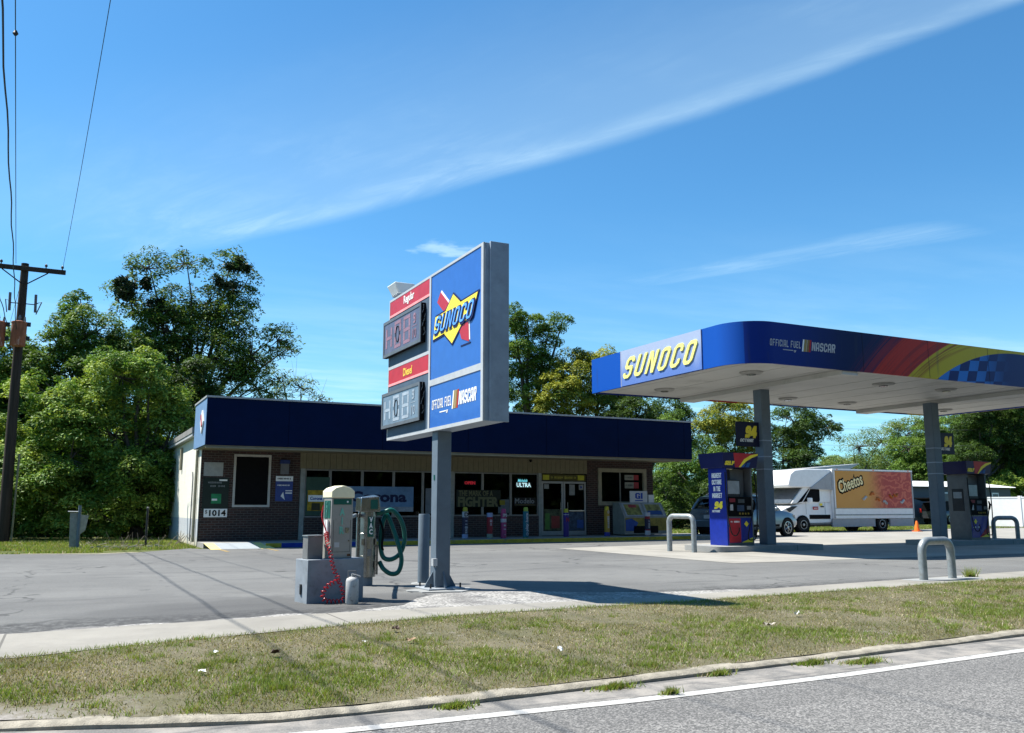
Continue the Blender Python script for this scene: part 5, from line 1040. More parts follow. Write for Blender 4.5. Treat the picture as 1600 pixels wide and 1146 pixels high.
MB().tube([(gx_ - .05, gy_, .31), (gx_ - .055, gy_, .39), (gx_ + .04, gy_, .39), (gx_ + .045, gy_, .31)], .006).build('handle', P_mgrey, r); MB().cyl((gx_, gy_, .325), (gx_, gy_, .36), .014, n=10).build('valve', wht, r); MB().tube([(gx_, gy_ - .02, .35), (gx_ + .06, gy_ - .04, .335), (gx_ + .09, gy_ - .03, .32)], .009).build('spout', wht, r)

# ================================================================== UTILITY POLE AND LINES
P_wood = C('creosoted pole', .055, .040, .030, rough=.9, var=.35, scale=3, stretch=(6, 6, .4)); P_rust = C('rusted tank paint', .36, .13, .07, rough=.8, var=.3, scale=4, dirt=((.80, .76, .72), 1.0, 2.6), stretch=(2.2, 2.2, .7)); P_wire = C('wire', .02, .02, .022, rough=.6)
ux, uy = -1.84, 35.0
r = thing('utility_pole', (ux, uy, 0), 'dark wooden utility pole with a crossarm and rusty transformers', 'pole')
MB().tube([(ux + .05, uy, -.1), (ux, uy, 4.5), (ux - .03, uy, 9.75)], [.20, .165, .125], 14).build('pole_shaft', P_wood, r)
ca_ = MB().box(-3.2, -.56, uy - .20, uy - .09, 9.46, 9.62).build('crossarm', P_wood, r, .01)
for s in (-1, 1): MB().tube([(ux + s * .03, uy - .14, 8.95), (ux + s * .72, uy - .20, 9.44)], .022, 6).build('brace', P_wood, r)
for x in (-2.6, -1.2, -.68): MB().lathe((x, uy - .14, 9.62), (0, 0, 1), [(.02, 0), (.02, .06), (.05, .07), (.045, .13), (.02, .16)], 12).build('insulator', C('insulator brown', .10, .06, .05, rough=.3), ca_)
for (x, y, z, q) in ((-1.86, 34.62, 6.70, 1), (-2.50, 34.7, 6.66, 2)):
    tb = MB().lathe((x, y, z), (0, 0, 1), [(.22, 0), (.24, .03), (.24, .80), (.255, .81), (.255, .85), (.18, .88)], 24).build('transformer', P_rust, r)
    MB().lathe((x, y, z + .86), (0, 0, 1), [(.04, 0), (.055, .05), (.03, .10), (.05, .14), (.02, .24)], 10).build('bushing', P_mgrey, tb); MB().lathe((x + .16, y - .05, z + .84), (0, 0, 1), [(.03, 0), (.04, .05), (.02, .2)], 10).build('bushing', P_mgrey, tb)
    for zz in (z + .22, z + .72): MB().box(x + .24, x + .35, y - .05, y + .05, zz, zz + .14).build('bracket', P_dgrey, tb)
for s in (-1, 1):
    fx = ux + s * .40; MB().tube([(ux, uy - .1, 8.28), (fx, uy - .16, 8.26)], .018, 6).build('cutout_arm', P_dgrey, r)
    fc = MB().tube([(fx, uy - .18, 8.62), (fx + .02, uy - .18, 7.98)], [.045, .045], 8).build('fuse_cutout', C('porcelain', .16, .13, .14, rough=.4), r)
    MB().tube([(fx + .05, uy - .2, 8.3), (fx + .20 * s if s > 0 else fx - .12, uy - .22, 8.36), (fx + .05 * s, uy - .22, 7.9)], .02, 6).build('fuse_barrel', P_mgrey, fc)
# wooden stake / guy guard beside the base
MB().tube([(ux + .30, uy - .1, 0), (ux + .32, uy - .1, 3.0)], .035, 8).build('ground_rod_cover', C('weathered strip', .28, .26, .16), r)
def wire(a, b, c, rad, label, n=60, wig=0.0, ball=None):
    pts = []
    for k in range(n + 1):
        t_ = k / n; p = Vector(a).lerp(Vector(b), t_ * 2) if False else None
        # quadratic through a (t=0), b (t=tb), c (t=1)
        pa, pb, pc = Vector(a), Vector(b), Vector(c); tb = (pa.y - pb.y) / (pa.y - pc.y)
        l0 = (t_ - tb) * (t_ - 1) / (tb * 1); l1 = t_ * (t_ - 1) / (tb * (tb - 1)); l2 = t_ * (t_ - tb) / (1 - tb)
        p = pa * l0 + pb * l1 + pc * l2
        if wig: p = p + Vector((wig * math.sin(k * 1.3) , 0, wig * math.cos(k * 1.9)))
        pts.append(p)
    r = thing('power_line', tuple(a), label, 'cable', 'overhead lines meeting the utility pole'); MB().tube(pts, rad, 5).build('conductor', P_wire, r)
    if ball is not None: MB().lathe(tuple(pts[ball] - Vector((0, 0, .05))), (0, 0, 1), [(.02, 0), (.05, .04), (.02, .10)], 8).build('splice', P_dgrey, r)
    return r
wire((-.66, 34.86, 9.78), (.085, 15.07, 9.5), (1.1, -18, 9.9), .007, 'thin line running from the right tip of the crossarm up and right')
wire((-2.15, 34.9, 9.7), (-1.33, 15.78, 9.5), (-.1, -14, 9.9), .009, 'thin straight line with a small splice passing above the pole', ball=22)
wire((-1.95, 34.7, 7.25), (-1.08, 11.13, 7.0), (-.4, -12, 7.3), .013, 'thick slack cable, rightmost of the two at the left edge', wig=.012)
wire((-2.15, 34.7, 7.2), (-1.95, 19.5, 6.9), (-1.8, -12, 7.3), .013, 'thick slack cable at the very left edge', wig=.012)
wire((-1.84, 34.86, 9.7), (-4.2, 60, 9.2), (-9, 110, 9.8), .008, 'thin line leaving the pole away behind the trees')
# posts on the grass
r = thing('utility_pedestal', (.35, 29.3, 0), 'battered grey metal pedestal and pipe on the grass left of the store', 'post')
MB().hexa([(.20, 29.2, -.03), (.38, 29.2, -.03), (.38, 29.36, -.03), (.20, 29.36, -.03)], [(.16, 29.18, 1.02), (.42, 29.2, 1.0), (.42, 29.38, 1.0), (.16, 29.36, 1.02)]).build('housing', P_galv, r); MB().tube([(.42, 29.15, -.03), (.41, 29.15, 1.22)], .045, 10).build('pipe', P_pole, r)
mb = MB(); mb.add([(.44, 29.14, .95), (.66, 29.2, .93), (.60, 29.25, .5), (.46, 29.16, .38)], [(0, 1, 2, 3)]); mb.add([(.10, 29.12, 1.04), (.44, 29.12, 1.03), (.44, 29.4, 1.05), (.10, 29.4, 1.06)], [(0, 1, 2, 3)]); mb.build('bent_cover', P_galv, r)
r = thing('fence_post', (2.3, 29.6, 0), 'single thin steel post on the grass close to the white side wall', 'post'); MB().cyl((2.3, 29.6, -.05), (2.3, 29.6, 1.13), .032, n=10).build('pipe', P_dgrey, r); MB().lathe((2.3, 29.6, 1.13), (0, 0, 1), [(.036, 0), (.036, .03), (.01, .05)], 10).build('cap', P_mgrey, r)
mb = MB(); r_ = random.Random(9); base_ = [Vector((x, 29.9 + .6 * math.sin(x * 2), .02)) for x in np.arange(.5, 4.2, .22)]
for p in base_:
    for k in range(3): q = p + Vector((r_.uniform(-.2, .2), r_.uniform(-.3, .3), 0)); mb.tube([q, q + Vector((r_.uniform(-.3, .3), r_.uniform(-.2, .2), r_.uniform(.05, .4)))], .008, 4)
tag(mb.build('brush_pile', C('dead sticks', .24, .20, .15)), 'loose dead sticks lying on the grass between the two posts', 'sticks', kind='stuff')
mb = MB(); r_ = random.Random(12)
for k in range(170):
    x = r_.gauss(1.7, .6); y = r_.gauss(28.9, .35); s_ = r_.uniform(.03, .10); mb.box(x, x + s_, y, y + s_ * .8, -.03, -.03 + s_ * r_.uniform(.3, .9))
tag(mb.build('rubble', C('broken concrete', .46, .42, .35, rough=.9, var=.25)), 'broken pale rubble scattered on the grass left of the store', 'rubble', kind='stuff')
# litter on the verge
def scrap(name, x, y, s, m, label, cat_, up=.02, seed=0):
    r_ = random.Random(seed); z = vz(x, y) + .012; mb = MB(); vs = []
    for j in range(4):
        for i in range(4): vs.append((x + (i - 1.5) * s / 3 + r_.uniform(-.1, .1) * s, y + (j - 1.5) * s / 3, z + r_.uniform(0, up) + .012))
    mb.add(vs, [(j * 4 + i, j * 4 + i + 1, j * 4 + i + 5, j * 4 + i + 4) for j in range(3) for i in range(3)]); return tag(mb.build(name, m, smooth=0), label, cat_)
pw = C('paper white', .75, .75, .73); pc = C('leaf tan', .42, .28, .16); pb_ = C('leaf dark', .09, .05, .035)
LIT = [('paper_scrap', 3.70, 6.50, .05, pw, 'upright white paper scrap near the kerb, right of the pole sign', .05), ('paper_scrap', 6.35, 6.95, .09, C('paper beige', .62, .55, .47), 'crumpled beige paper on the verge at the right', .04), ('paper_scrap', 7.1, 7.35, .06, pw, 'white paper tatter further right on the verge', .05),
       ('dry_leaf', 2.85, 8.1, .06, pb_, 'dark curled leaf high on the verge below the sign pole', .04), ('dry_leaf', 2.72, 7.35, .07, pc, 'tan dry leaf in the middle of the verge', .03), ('dry_leaf', 1.55, 7.2, .06, pb_, 'dark leaf low on the left half of the verge', .04), ('paper_scrap', 2.35, 7.45, .035, pw, 'tiny white scrap left of the tan leaf', .02), ('paper_scrap', 1.15, 7.5, .035, pw, 'small white scrap on the left part of the verge', .02), ('paper_scrap', .95, 6.75, .045, pw, 'white scrap near the left sandy patch', .02)]
for k, (n_, x, y, s_, m_, lb, up) in enumerate(LIT): scrap(n_, x, y, s_, m_, lb, 'litter' if 'paper' in n_ else 'leaf', up, k)

mb = MB(); r_ = random.Random(31); ang_ = [2 * PI * k / 14 for k in range(14)]
mb.prism([(4.86 + (.55 + r_.uniform(-.12, .12)) * math.cos(a), 11.86 + (.34 + r_.uniform(-.07, .07)) * math.sin(a)) for a in ang_], 'z', -.02, .011); struct('sign_footing', mb, M_isl)

TREES = [
('oak_tree', 'tall open-crowned tree with clumps of dark mistletoe rising highest behind the left trees', 'open', 46, 5.29, [(2.82, 13.04, 1.21, 0.95), (4.6, 13.43, 1.3, 0.78), (6.78, 13.53, 1.06, 0.86), (2.2, 11.18, 1.25, 1.0), (3.9, 10.87, 1.28, 1.08), (5.93, 11.58, 1.37, 1.3), (7.48, 12.42, 0.66, 1.0), (3.68, 8.43, 1.89, 1.58), (6.09, 8.61, 1.94, 1.78), (7.97, 8.75, 1.48, 1.48), (9.23, 9.7, 1.0, 0.87), (10.08, 9.43, 0.54, 0.47), (8.37, 7.12, 1.64, 0.99), (5.31, 5.97, 1.91, 1.59), (2.53, 8.34, 1.4, 1.56), (3.9, 9.73, 1.59, 1.27), (5.39, 10.19, 1.48, 1.29), (6.92, 10.67, 1.18, 1.31)]),
('leafy_tree', 'rounded green tree between the utility pole and the tall open-crowned tree', 'mid', 44, 0.76, [(-0.03, 10.36, 0.76, 0.76), (0.72, 9.09, 1.32, 1.06), (-0.28, 8.41, 1.16, 1.04), (-0.69, 6.92, 1.29, 1.15), (1.13, 7.04, 1.61, 1.32), (-1.22, 8.91, 0.43, 0.57), (-1.51, 7.73, 1.03, 0.97), (2.14, 8.01, 1.19, 1.19), (-0.49, 9.57, 0.64, 0.58)]),
('leafy_tree', 'pale green tree at the left edge of the picture behind the utility pole', 'light', 46, -2.07, [(-2.77, 6.75, 1.32, 1.17), (-3.85, 7.56, 1.45, 1.45), (-1.96, 6.2, 1.33, 1.18), (-2.78, 8.38, 0.88, 0.65), (-2.84, 4.4, 1.74, 1.74), (-1.79, 7.41, 1.19, 1.01), (-2.71, 9.14, 0.65, 0.53)]),
('leafy_tree', 'broad bright green tree with long leaf sprays beside the white side wall of the store', 'light', 37.5, 2.55, [(0.38, 4.89, 1.48, 1.23), (1.64, 6.21, 1.51, 1.01), (-0.98, 5.55, 1.21, 0.97), (2.71, 6.03, 1.02, 0.87), (3.24, 5.03, 1.15, 1.07), (1.56, 3.94, 1.74, 1.24), (3.45, 3.5, 1.14, 1.14), (0.07, 2.92, 1.58, 1.21), (2.13, 2.22, 1.86, 1.24), (-0.48, 4.6, 1.21, 1.09), (1.09, 1.0, 1.95, 1.22), (3.21, 1.62, 1.26, 1.38), (-0.91, 1.71, 1.31, 1.43), (3.99, 4.68, 0.62, 0.62), (4.4, 3.79, 0.41, 0.41), (2.42, 6.91, 0.76, 0.61)]),
('leafy_tree', 'leafy green tree filling the left edge directly behind the utility pole', 'light', 39, -2.18, [(-2.58, 3.41, 1.47, 1.47), (-1.65, 2.46, 1.23, 1.23), (-2.84, 1.48, 1.45, 1.45), (-1.73, 0.76, 1.22, 0.85)]),
('bushy_tree', 'dark dense undergrowth tree just left of the store rear corner', 'dark', 41, 3.68, [(4.13, 2.07, 1.25, 1.66), (2.91, 0.98, 1.63, 1.22), (4.22, 0.44, 1.1, 0.83), (1.21, 0.59, 1.33, 0.8), (4.67, 6.59, 1.14, 1.14), (5.56, 5.2, 1.43, 1.14), (-0.44, 0.6, 1.44, 0.78)]),
('sparse_tree', 'thin half-bare tree showing over the left end of the store roof', 'sparse', 56, 12.68, [(11.74, 9.33, 1.22, 0.89), (12.98, 8.79, 1.07, 0.82), (11.38, 8.28, 1.21, 0.73), (14.24, 8.03, 0.74, 0.5)]),
('slender_tree', 'slender upright green tree just right of the price sign', 'mid', 52, 27.51, [(27.32, 13.35, 1.13, 1.22), (29.06, 13.07, 1.15, 1.15), (26.58, 11.09, 1.72, 1.55), (28.79, 10.59, 1.31, 1.57), (26.1, 13.68, 0.86, 0.86), (27.06, 8.51, 1.72, 1.46), (30.08, 14.06, 0.4, 0.4)]),
('leafy_tree', 'yellow-green round tree behind the store roof left of the canopy', 'yellow', 50, 30.72, [(30.12, 9.97, 1.8, 1.8), (32.41, 10.57, 1.66, 1.48), (34.49, 10.04, 1.33, 1.33), (27.91, 8.76, 1.43, 1.43), (28.87, 8.18, 1.9, 1.27), (31.84, 7.69, 2.15, 1.29), (33.69, 9.55, 1.32, 1.76), (27.9, 7.28, 1.25, 0.75)]),
('bushy_tree', 'dark green tree below the left tip of the canopy', 'dark', 47, 33.17, [(32.85, 7.03, 2.07, 1.24), (35.4, 7.14, 1.69, 1.1), (31.36, 6.55, 1.63, 0.82), (34.83, 5.44, 2.09, 1.67)]),
('leafy_tree', 'mid green tree over the right end of the store roof', 'mid', 43, 32.65, [(32.85, 6.07, 0.93, 0.85), (34.21, 3.98, 1.32, 1.56), (32.27, 3.18, 1.38, 1.53), (34.58, 1.29, 1.39, 1.39), (31.97, 1.29, 1.29, 1.29)]),
('leafy_tree', 'yellow-green tree behind the left octane plate', 'yellow', 45, 37.71, [(37.48, 7.06, 1.41, 1.08), (39.63, 7.16, 1.44, 1.1), (36.38, 5.77, 1.4, 1.23), (39.0, 5.44, 1.59, 1.43), (37.31, 3.33, 1.85, 1.65), (39.92, 2.55, 1.51, 2.09), (38.24, 0.9, 1.65, 1.48)]),
('leafy_tree', 'dark green tree between the left canopy column and the white box truck', 'dark', 44, 41.9, [(42.57, 6.77, 1.7, 1.28), (44.16, 5.12, 1.37, 1.54), (42.12, 4.22, 1.69, 1.85), (41.13, 1.71, 1.66, 1.83), (45.42, 6.46, 0.78, 0.96), (44.31, 3.21, 0.94, 1.11), (43.3, 0.89, 1.26, 1.26)]),
('sparse_tree', 'thin pale tree hung with moss above the box truck', 'sparse', 75, 82.78, [(82.89, 8.15, 2.72, 1.97), (87.79, 9.07, 2.63, 2.32), (84.21, 5.17, 3.78, 1.97), (89.7, 6.03, 2.64, 2.17), (81.14, 5.86, 1.94, 1.64)]),
('leafy_tree', 'pale low tree far behind the box truck', 'pale', 85, 97.39, [(93.07, 5.66, 4.68, 2.55), (100.37, 6.22, 4.37, 2.8), (106.73, 6.34, 3.94, 3.58), (88.41, 5.17, 3.34, 2.67), (110.86, 7.77, 3.09, 3.64)]),
('sparse_tree', 'tall thin grey-green tree left of the right canopy column', 'pale', 70, 87.39, [(86.19, 9.42, 2.21, 2.21), (89.34, 8.79, 1.94, 2.24), (87.94, 5.79, 2.51, 2.51)]),
('leafy_tree', 'bright green tree directly behind the right canopy column', 'light', 60, 81.0, [(80.56, 9.13, 2.61, 1.96), (83.7, 10.59, 2.66, 2.0), (83.28, 7.26, 2.38, 2.24), (80.09, 5.23, 2.59, 2.2), (84.92, 4.34, 2.91, 2.38), (84.59, 9.63, 2.0, 1.6)]),
('bushy_tree', 'large dark tree at the right edge of the picture', 'dark', 55, 82.11, [(81.22, 8.14, 2.49, 2.12), (78.19, 6.81, 2.2, 2.44), (84.44, 10.16, 2.54, 2.29), (85.8, 5.77, 3.17, 3.17), (81.67, 4.44, 3.1, 2.48), (88.45, 9.7, 3.24, 3.24), (80.46, 9.67, 1.86, 1.24)]),
('bushy_tree', 'tall dark tree reaching the canopy underside right of the right column', 'dark', 50, 70.37, [(70.6, 9.06, 1.67, 1.67), (73.34, 10.32, 1.93, 1.7), (72.09, 7.44, 2.46, 1.9), (75.53, 7.0, 1.94, 1.94), (69.26, 5.14, 1.86, 1.64), (73.88, 4.69, 2.25, 1.69), (78.7, 10.02, 1.99, 1.99)]),
('leafy_tree', 'mid green tree just left of the right canopy column', 'mid', 58, 72.41, [(72.17, 6.8, 1.83, 1.59), (74.55, 8.11, 1.49, 1.61), (73.76, 5.01, 2.21, 1.84), (70.6, 4.35, 1.81, 1.33)]),
('bushy_tree', 'bright green bush above the white vinyl fence', 'light', 48, 72.51, [(71.97, 2.96, 1.95, 1.19), (75.51, 3.54, 2.21, 1.88), (69.42, 2.66, 1.39, 0.75), (78.03, 2.46, 2.24, 1.68)]),
('bushy_tree', 'dense green bush behind the rear of the parked grey suv', 'dark', 40, 31.48, [(30.38, 0.93, 1.2, 1.06), (32.17, 1.28, 1.08, 1.44), (33.52, 0.93, 1.09, 1.17), (29.32, 1.63, 0.77, 1.41)])]
MISTLE = [(7.04, 13.3, 0.48), (2.09, 11.25, 0.6), (2.89, 11.82, 0.3), (6.34, 12.34, 0.5), (3.41, 10.88, 0.3), (1.63, 11.8, 0.34)]
MLAB = ['round dark mistletoe ball at the top right of the tall tree', 'largest dark mistletoe clump at the left side of the tall tree', 'dark mistletoe clump just right of the largest one', 'dark mistletoe clump below the top right ball', 'smallest mistletoe clump near the middle of the tall tree', 'dark mistletoe clump leftmost in the tall tree']

# ================================================================== VEHICLES (built along +X = forward, then placed)
def wheel(parent, x, y, rad, w, rimr, side, rimmat, spokes=5, name='wheel'):
    r0 = ORG[parent.name]
    wh = MB().lathe((x, y - side * w / 2, rad), (0, side, 0), [(rimr, 0), (rad * .93, 0), (rad, w * .12), (rad, w * .88), (rad * .93, w), (rimr * 1.02, w), (rimr, w * .9)], 28).build(name, P_rubber, parent)
    yo = y + side * w / 2
    mb = MB(); mb.lathe((x, yo - side * .05, rad), (0, side, 0), [(rimr * .99, 0), (rimr * .97, .045), (rimr * .90, .05), (rimr * .86, .02), (.03, .015)], 28); mb.build('hub', P_black if spokes else rimmat, wh)
    mb = MB(); mb.lathe((x, yo - side * .02, rad), (0, side, 0), [(rimr, 0), (rimr, .022), (rimr * .88, .024), (rimr * .88, 0)], 28); mb.lathe((x, yo - side * .02, rad), (0, side, 0), [(.07, 0), (.06, .03), (.02, .035)], 14)
    for k in range(spokes):
        a = 2 * PI * k / spokes + .3
        for da in (-.13, .13):
            p0 = Vector((math.cos(a), 0, math.sin(a))) * .05; p1 = Vector((math.cos(a + da), 0, math.sin(a + da))) * rimr * .93
            mb.tube([Vector((x, yo + side * .006, rad)) + p0, Vector((x, yo - side * .005, rad)) + p1], .018, 6)
    mb.build('rim', rimmat, wh); return wh
def ring(x, hw, zb, zt, r=.06, tum=0.0):
    # rounded section across the car at station x: bottom to top
    t_ = hw - tum
    return [(x, -hw + r, zb), (x, hw - r, zb), (x, hw, zb + r), (x, hw + .01, zb + (zt - zb) * .45), (x, hw - .01, zt - r * 1.3), (x, t_ - r, zt), (x, -t_ + r, zt), (x, -hw + .01, zt - r * 1.3), (x, -hw - .01, zb + (zt - zb) * .45), (x, -hw, zb + r)]
P_suv = C('grey-blue car paint', .20, .26, .31, rough=.28, metal=.5, var=.04, coat=.6); P_tail = C('tail light red', .55, .02, .02, rough=.2); P_chrome = C('alloy', .55, .56, .57, rough=.25, metal=.8)
def suv(label, name='suv', paint=None, hatch=False):
    pt = paint or P_suv
    r = thing(name, (0, 0, 0), label, 'car')
    st = [(-2.38, .80, .52, .90), (-2.34, .90, .38, 1.08), (-2.2, .93, .34, 1.12), (-1.6, .945, .32, 1.10), (-.6, .95, .30, 1.08), (.7, .95, .30, 1.06), (1.15, .94, .30, 1.05), (1.6, .92, .32, .99), (2.05, .88, .34, .90), (2.28, .80, .38, .80), (2.38, .66, .44, .70)]
    bd = MB().loft([ring(*s, r=.09) for s in st]).build('body', pt, r, smooth=35)
    # greenhouse
    gh = [(-2.22, .80, 1.08, .80 - .02), (-2.02, .82, 1.10, 1.44), (-1.85, .83, 1.10, 1.60), (-.9, .84, 1.09, 1.67), (.05, .84, 1.08, 1.64), (.35, .82, 1.07, 1.56), (1.18, .76, 1.04, 1.07)]
    def gr(x, hw, zb, zt, e=0): zt = max(zt, zb + .02); k = .20 * (zt - zb) / .55; return [(x, -hw - e, zb), (x, hw + e, zb), (x, hw - k * .5 + e, (zb + zt) / 2), (x, hw - k - .02, zt - .05 + e), (x, hw - k - .12, zt + e), (x, -hw + k + .12, zt + e), (x, -hw + k + .02, zt - .05 + e), (x, -hw + k * .5 - e, (zb + zt) / 2)]
    gl = MB().loft([gr(*s) for s in gh]).build('window', P_cglass, bd, smooth=35)
    rf = [gr(x, hw, zt - .075, zt, .012) for (x, hw, zb, zt) in gh if zt > 1.4]
    rf = [[(x, -hw + .175, zt - .06), (x, hw - .175, zt - .06), (x, hw - .20, zt - .02), (x, hw - .30, zt + .02), (x, -hw + .30, zt + .02), (x, -hw + .20, zt - .02)] for (x, hw, zb, zt) in [(-2.12, .82, 0, 1.56), (-1.85, .83, 0, 1.61), (-.9, .84, 0, 1.675), (.05, .84, 0, 1.645), (.38, .82, 0, 1.56)]]
    roof = MB().loft(rf).build('roof', pt, bd, smooth=35)
    for s in (-1, 1):
        for (a, b, w) in (((-2.26, 1.09, .845), (-2.00, 1.52, .67), .055), ((-1.72, 1.10, .855), (-1.55, 1.60, .665), .05), ((-.55, 1.09, .86), (-.48, 1.64, .665), .04), ((.30, 1.08, .86), (.12, 1.60, .665), .03), ((1.16, 1.05, .80), (.36, 1.55, .655), .045)):
            MB().tube([(a[0], s * a[2], a[1]), ((a[0] + b[0]) / 2, s * ((a[2] + b[2]) / 2 + .015), (a[1] + b[1]) / 2), (b[0], s * b[2], b[1])], w, 6).build('pillar', pt, bd)
        MB().tube([(-1.7, s * .60, 1.66), (-1.5, s * .61, 1.71), (-.1, s * .61, 1.71), (.1, s * .60, 1.66)], .016, 6).build('roof_rail', P_mgrey, bd)
        mr = MB().hexa([(.55, s * .96, 1.02), (.75, s * .96, 1.04), (.75, s * 1.10, 1.04), (.58, s * 1.10, 1.02)], [(.56, s * .94, 1.16), (.73, s * .94, 1.15), (.73, s * 1.11, 1.15), (.58, s * 1.12, 1.16)]).build('mirror', pt, bd, .02)
        MB().box(-1.35, .9, s * .955 if s > 0 else s * .962, s * .962 if s > 0 else s * .955, .40, .50).build('side_trim', P_black, bd)
        for xx in (-1.40, 1.45): MB().lathe((xx, s * .80, .36), (0, s, 0), [(.41, 0), (.41, .158), (.30, .16)], 24).build('wheel_arch', P_black, bd)
        for xx, z in ((-.95, .93), (.12, .92)): MB().box(xx, xx + .2, s * .962 if s > 0 else s * .985, s * .985 if s > 0 else s * .962, z, z + .03).build('door_handle', pt, bd)
        for xx in (-.50, .62, -1.30): MB().box(xx, xx + .012, s * .955 if s > 0 else s * .963, s * .963 if s > 0 else s * .955, .45, 1.05).build('door_seam', P_black, bd)
        MB().hexa([(-2.375, s * .60, .88), (-2.30, s * .60, .88), (-2.18, s * .945, .92), (-2.36, s * .86, .90)], [(-2.30, s * .62, 1.06), (-2.2, s * .62, 1.06), (-2.08, s * .94, 1.10), (-2.28, s * .86, 1.10)]).build('tail_light', P_tail, bd)
        MB().hexa([(2.30, s * .58, .66), (2.36, s * .58, .66), (2.12, s * .88, .70), (2.05, s * .86, .70)], [(2.20, s * .56, .80), (2.30, s * .56, .80), (2.02, s * .90, .86), (1.95, s * .86, .86)]).build('headlight', P_alu, bd)
        for xx in (-1.40, 1.45): wheel(r, xx, s * .85, .36, .22, .25, s, P_chrome, 6)
    MB().hexa([(-2.46, -.80, .42), (-2.30, -.92, .34), (-2.30, .92, .34), (-2.46, .80, .42)], [(-2.44, -.80, .66), (-2.30, -.94, .68), (-2.30, .94, .68), (-2.44, .80, .66)]).build('rear_bumper', pt, bd, .02)
    MB().box(-2.45, -2.2, -.78, .78, .30, .42).build('bumper_skirt', P_black, bd)
    MB().box(-2.40, -2.375, -.16, .16, .74, .88).build('number_plate', P_alu, bd); MB().box(-2.405, -2.37, -.32, .32, .91, .94).build('chrome_strip', P_chrome, bd)
    MB().lathe((-2.40, 0, 1.0), (-1, 0, 0), [(.06, -.08), (.06, .0), (.02, .01)], 14).build('badge', P_chrome, bd)
    return r
s_ = suv('grey-blue suv parked behind the blue pump, seen from its rear', 'parked_suv'); s_.location = (24.75, 28.15, 0); s_.rotation_euler[2] = R(11)

# far car with its tailgate up
def hatch_car():
    r = thing('parked_suv', (0, 0, 0), 'dark suv with its tailgate raised beyond the back of the box truck', 'car')
    st = [(-2.2, .86, .40, .90), (-1.2, .9, .34, .95), (1.2, .9, .34, .95), (2.1, .84, .4, .8)]
    bd = MB().loft([ring(*q, r=.08) for q in st]).build('body', C('dark car paint', .03, .035, .04, rough=.3, coat=.5), r)
    MB().loft([[(x, -w, 0.94), (x, w, .94), (x, w - .14, zt), (x, -w + .14, zt)] for x, w, zt in ((-2.0, .82, 1.5), (-1.2, .82, 1.62), (.3, .82, 1.6), (1.2, .78, .96))]).build('cabin', P_black, bd)
    MB().hexa([(-1.9, -.75, 1.60), (-1.9, .75, 1.60), (-3.0, .72, 1.78), (-3.0, -.72, 1.78)], [(-1.9, -.75, 1.66), (-1.9, .75, 1.66), (-3.0, .72, 1.86), (-3.0, -.72, 1.86)]).build('tailgate', P_black, bd)
    MB().box(-2.3, -2.2, -.8, .8, .42, .62).build('rear_bumper', P_dgrey, bd); MB().box(-2.25, -2.2, -.85, -.70, .8, 1.1).build('tail_light', P_tail, bd); MB().box(-2.25, -2.2, .70, .85, .8, 1.1).build('tail_light', P_tail, bd)
    for s in (-1, 1):
        for xx in (-1.35, 1.35): wheel(r, xx, s * .8, .34, .22, .22, s, P_chrome, 5)
    return r
h_ = hatch_car(); h_.location = (57.2, 43.6, 0); h_.rotation_euler[2] = R(8)

# box truck: forward = -X, near side at Y = 31.6
P_tw = C('truck white', .80, .80, .79, rough=.4, var=.04, coat=.2); P_tg = C('truck panel grey', .52, .53, .54, rough=.45, var=.06, dirt=((.3, .28, .25), .3, 4))
def m_art():
    m = bpy.data.materials.new('snack art panel'); m.use_nodes = True; t = NT(m.node_tree); b = t.n['Principled BSDF']
    p = t.node('ShaderNodeNewGeometry').outputs['Position']; q = t.xyz(p)
    c = t.mix(t.noise(p, .9, 2), (.60, .25, .025), (.70, .33, .05))
    wv = t.node('ShaderNodeTexWave', wave_type='RINGS'); t.put(wv.inputs['Vector'], t.vec(t.m('SUBTRACT', q[0], 37.2), 0.0, t.m('SUBTRACT', q[2], 2.3))); wv.inputs['Scale'].default_value = .9; wv.inputs['Distortion'].default_value = 14; wv.inputs['Detail'].default_value = 5; wv.inputs['Detail Scale'].default_value = 2.2
    red = t.mix(t.step(wv.outputs['Fac'] if 'Fac' in wv.outputs else wv.outputs[1], .35, .9), (.42, .018, .012), (.60, .09, .045)); c = t.mix(t.step(t.m('ADD', q[0], t.m('MULTIPLY', t.noise(p, .8, 3), 1.2)), 35.9, 37.6), c, red)
    c = t.mix(.85, (0, 0, 0), c); t.put(b.inputs['Base Color'], c); b.inputs['Roughness'].default_value = .35; return m
r = thing('box_truck', (35.0, 32.7, 0), 'white box truck with an orange and red snack picture on its side', 'truck')
TY0, TY1 = 31.55, 33.75
ORG[r.name] = Vector(r.location)
bd = MB().box(33.25, 38.85, TY0, TY1, .62, 3.02).build('cargo_box', P_tw, r, .03)
bx('art_panel', 33.42, 38.74, TY0 - .014, TY0 - .002, 1.14, 2.94, m_art(), bd); art = [o for o in bpy.data.objects if o.name.startswith('art_panel')][0]
lk = dict(block=False)
letters('Cheetos', .62, (34.42, TY0 - .016, 2.36), FX, P_black, art, width=1.84, off=.055, shear=.10, rot=R(16), ext=.004, name='letter_edge'); letters('Cheetos', .58, (34.42, TY0 - .022, 2.36), FX, C('snack cream', .85, .72, .38), art, width=1.68, off=.012, shear=.10, rot=R(16))
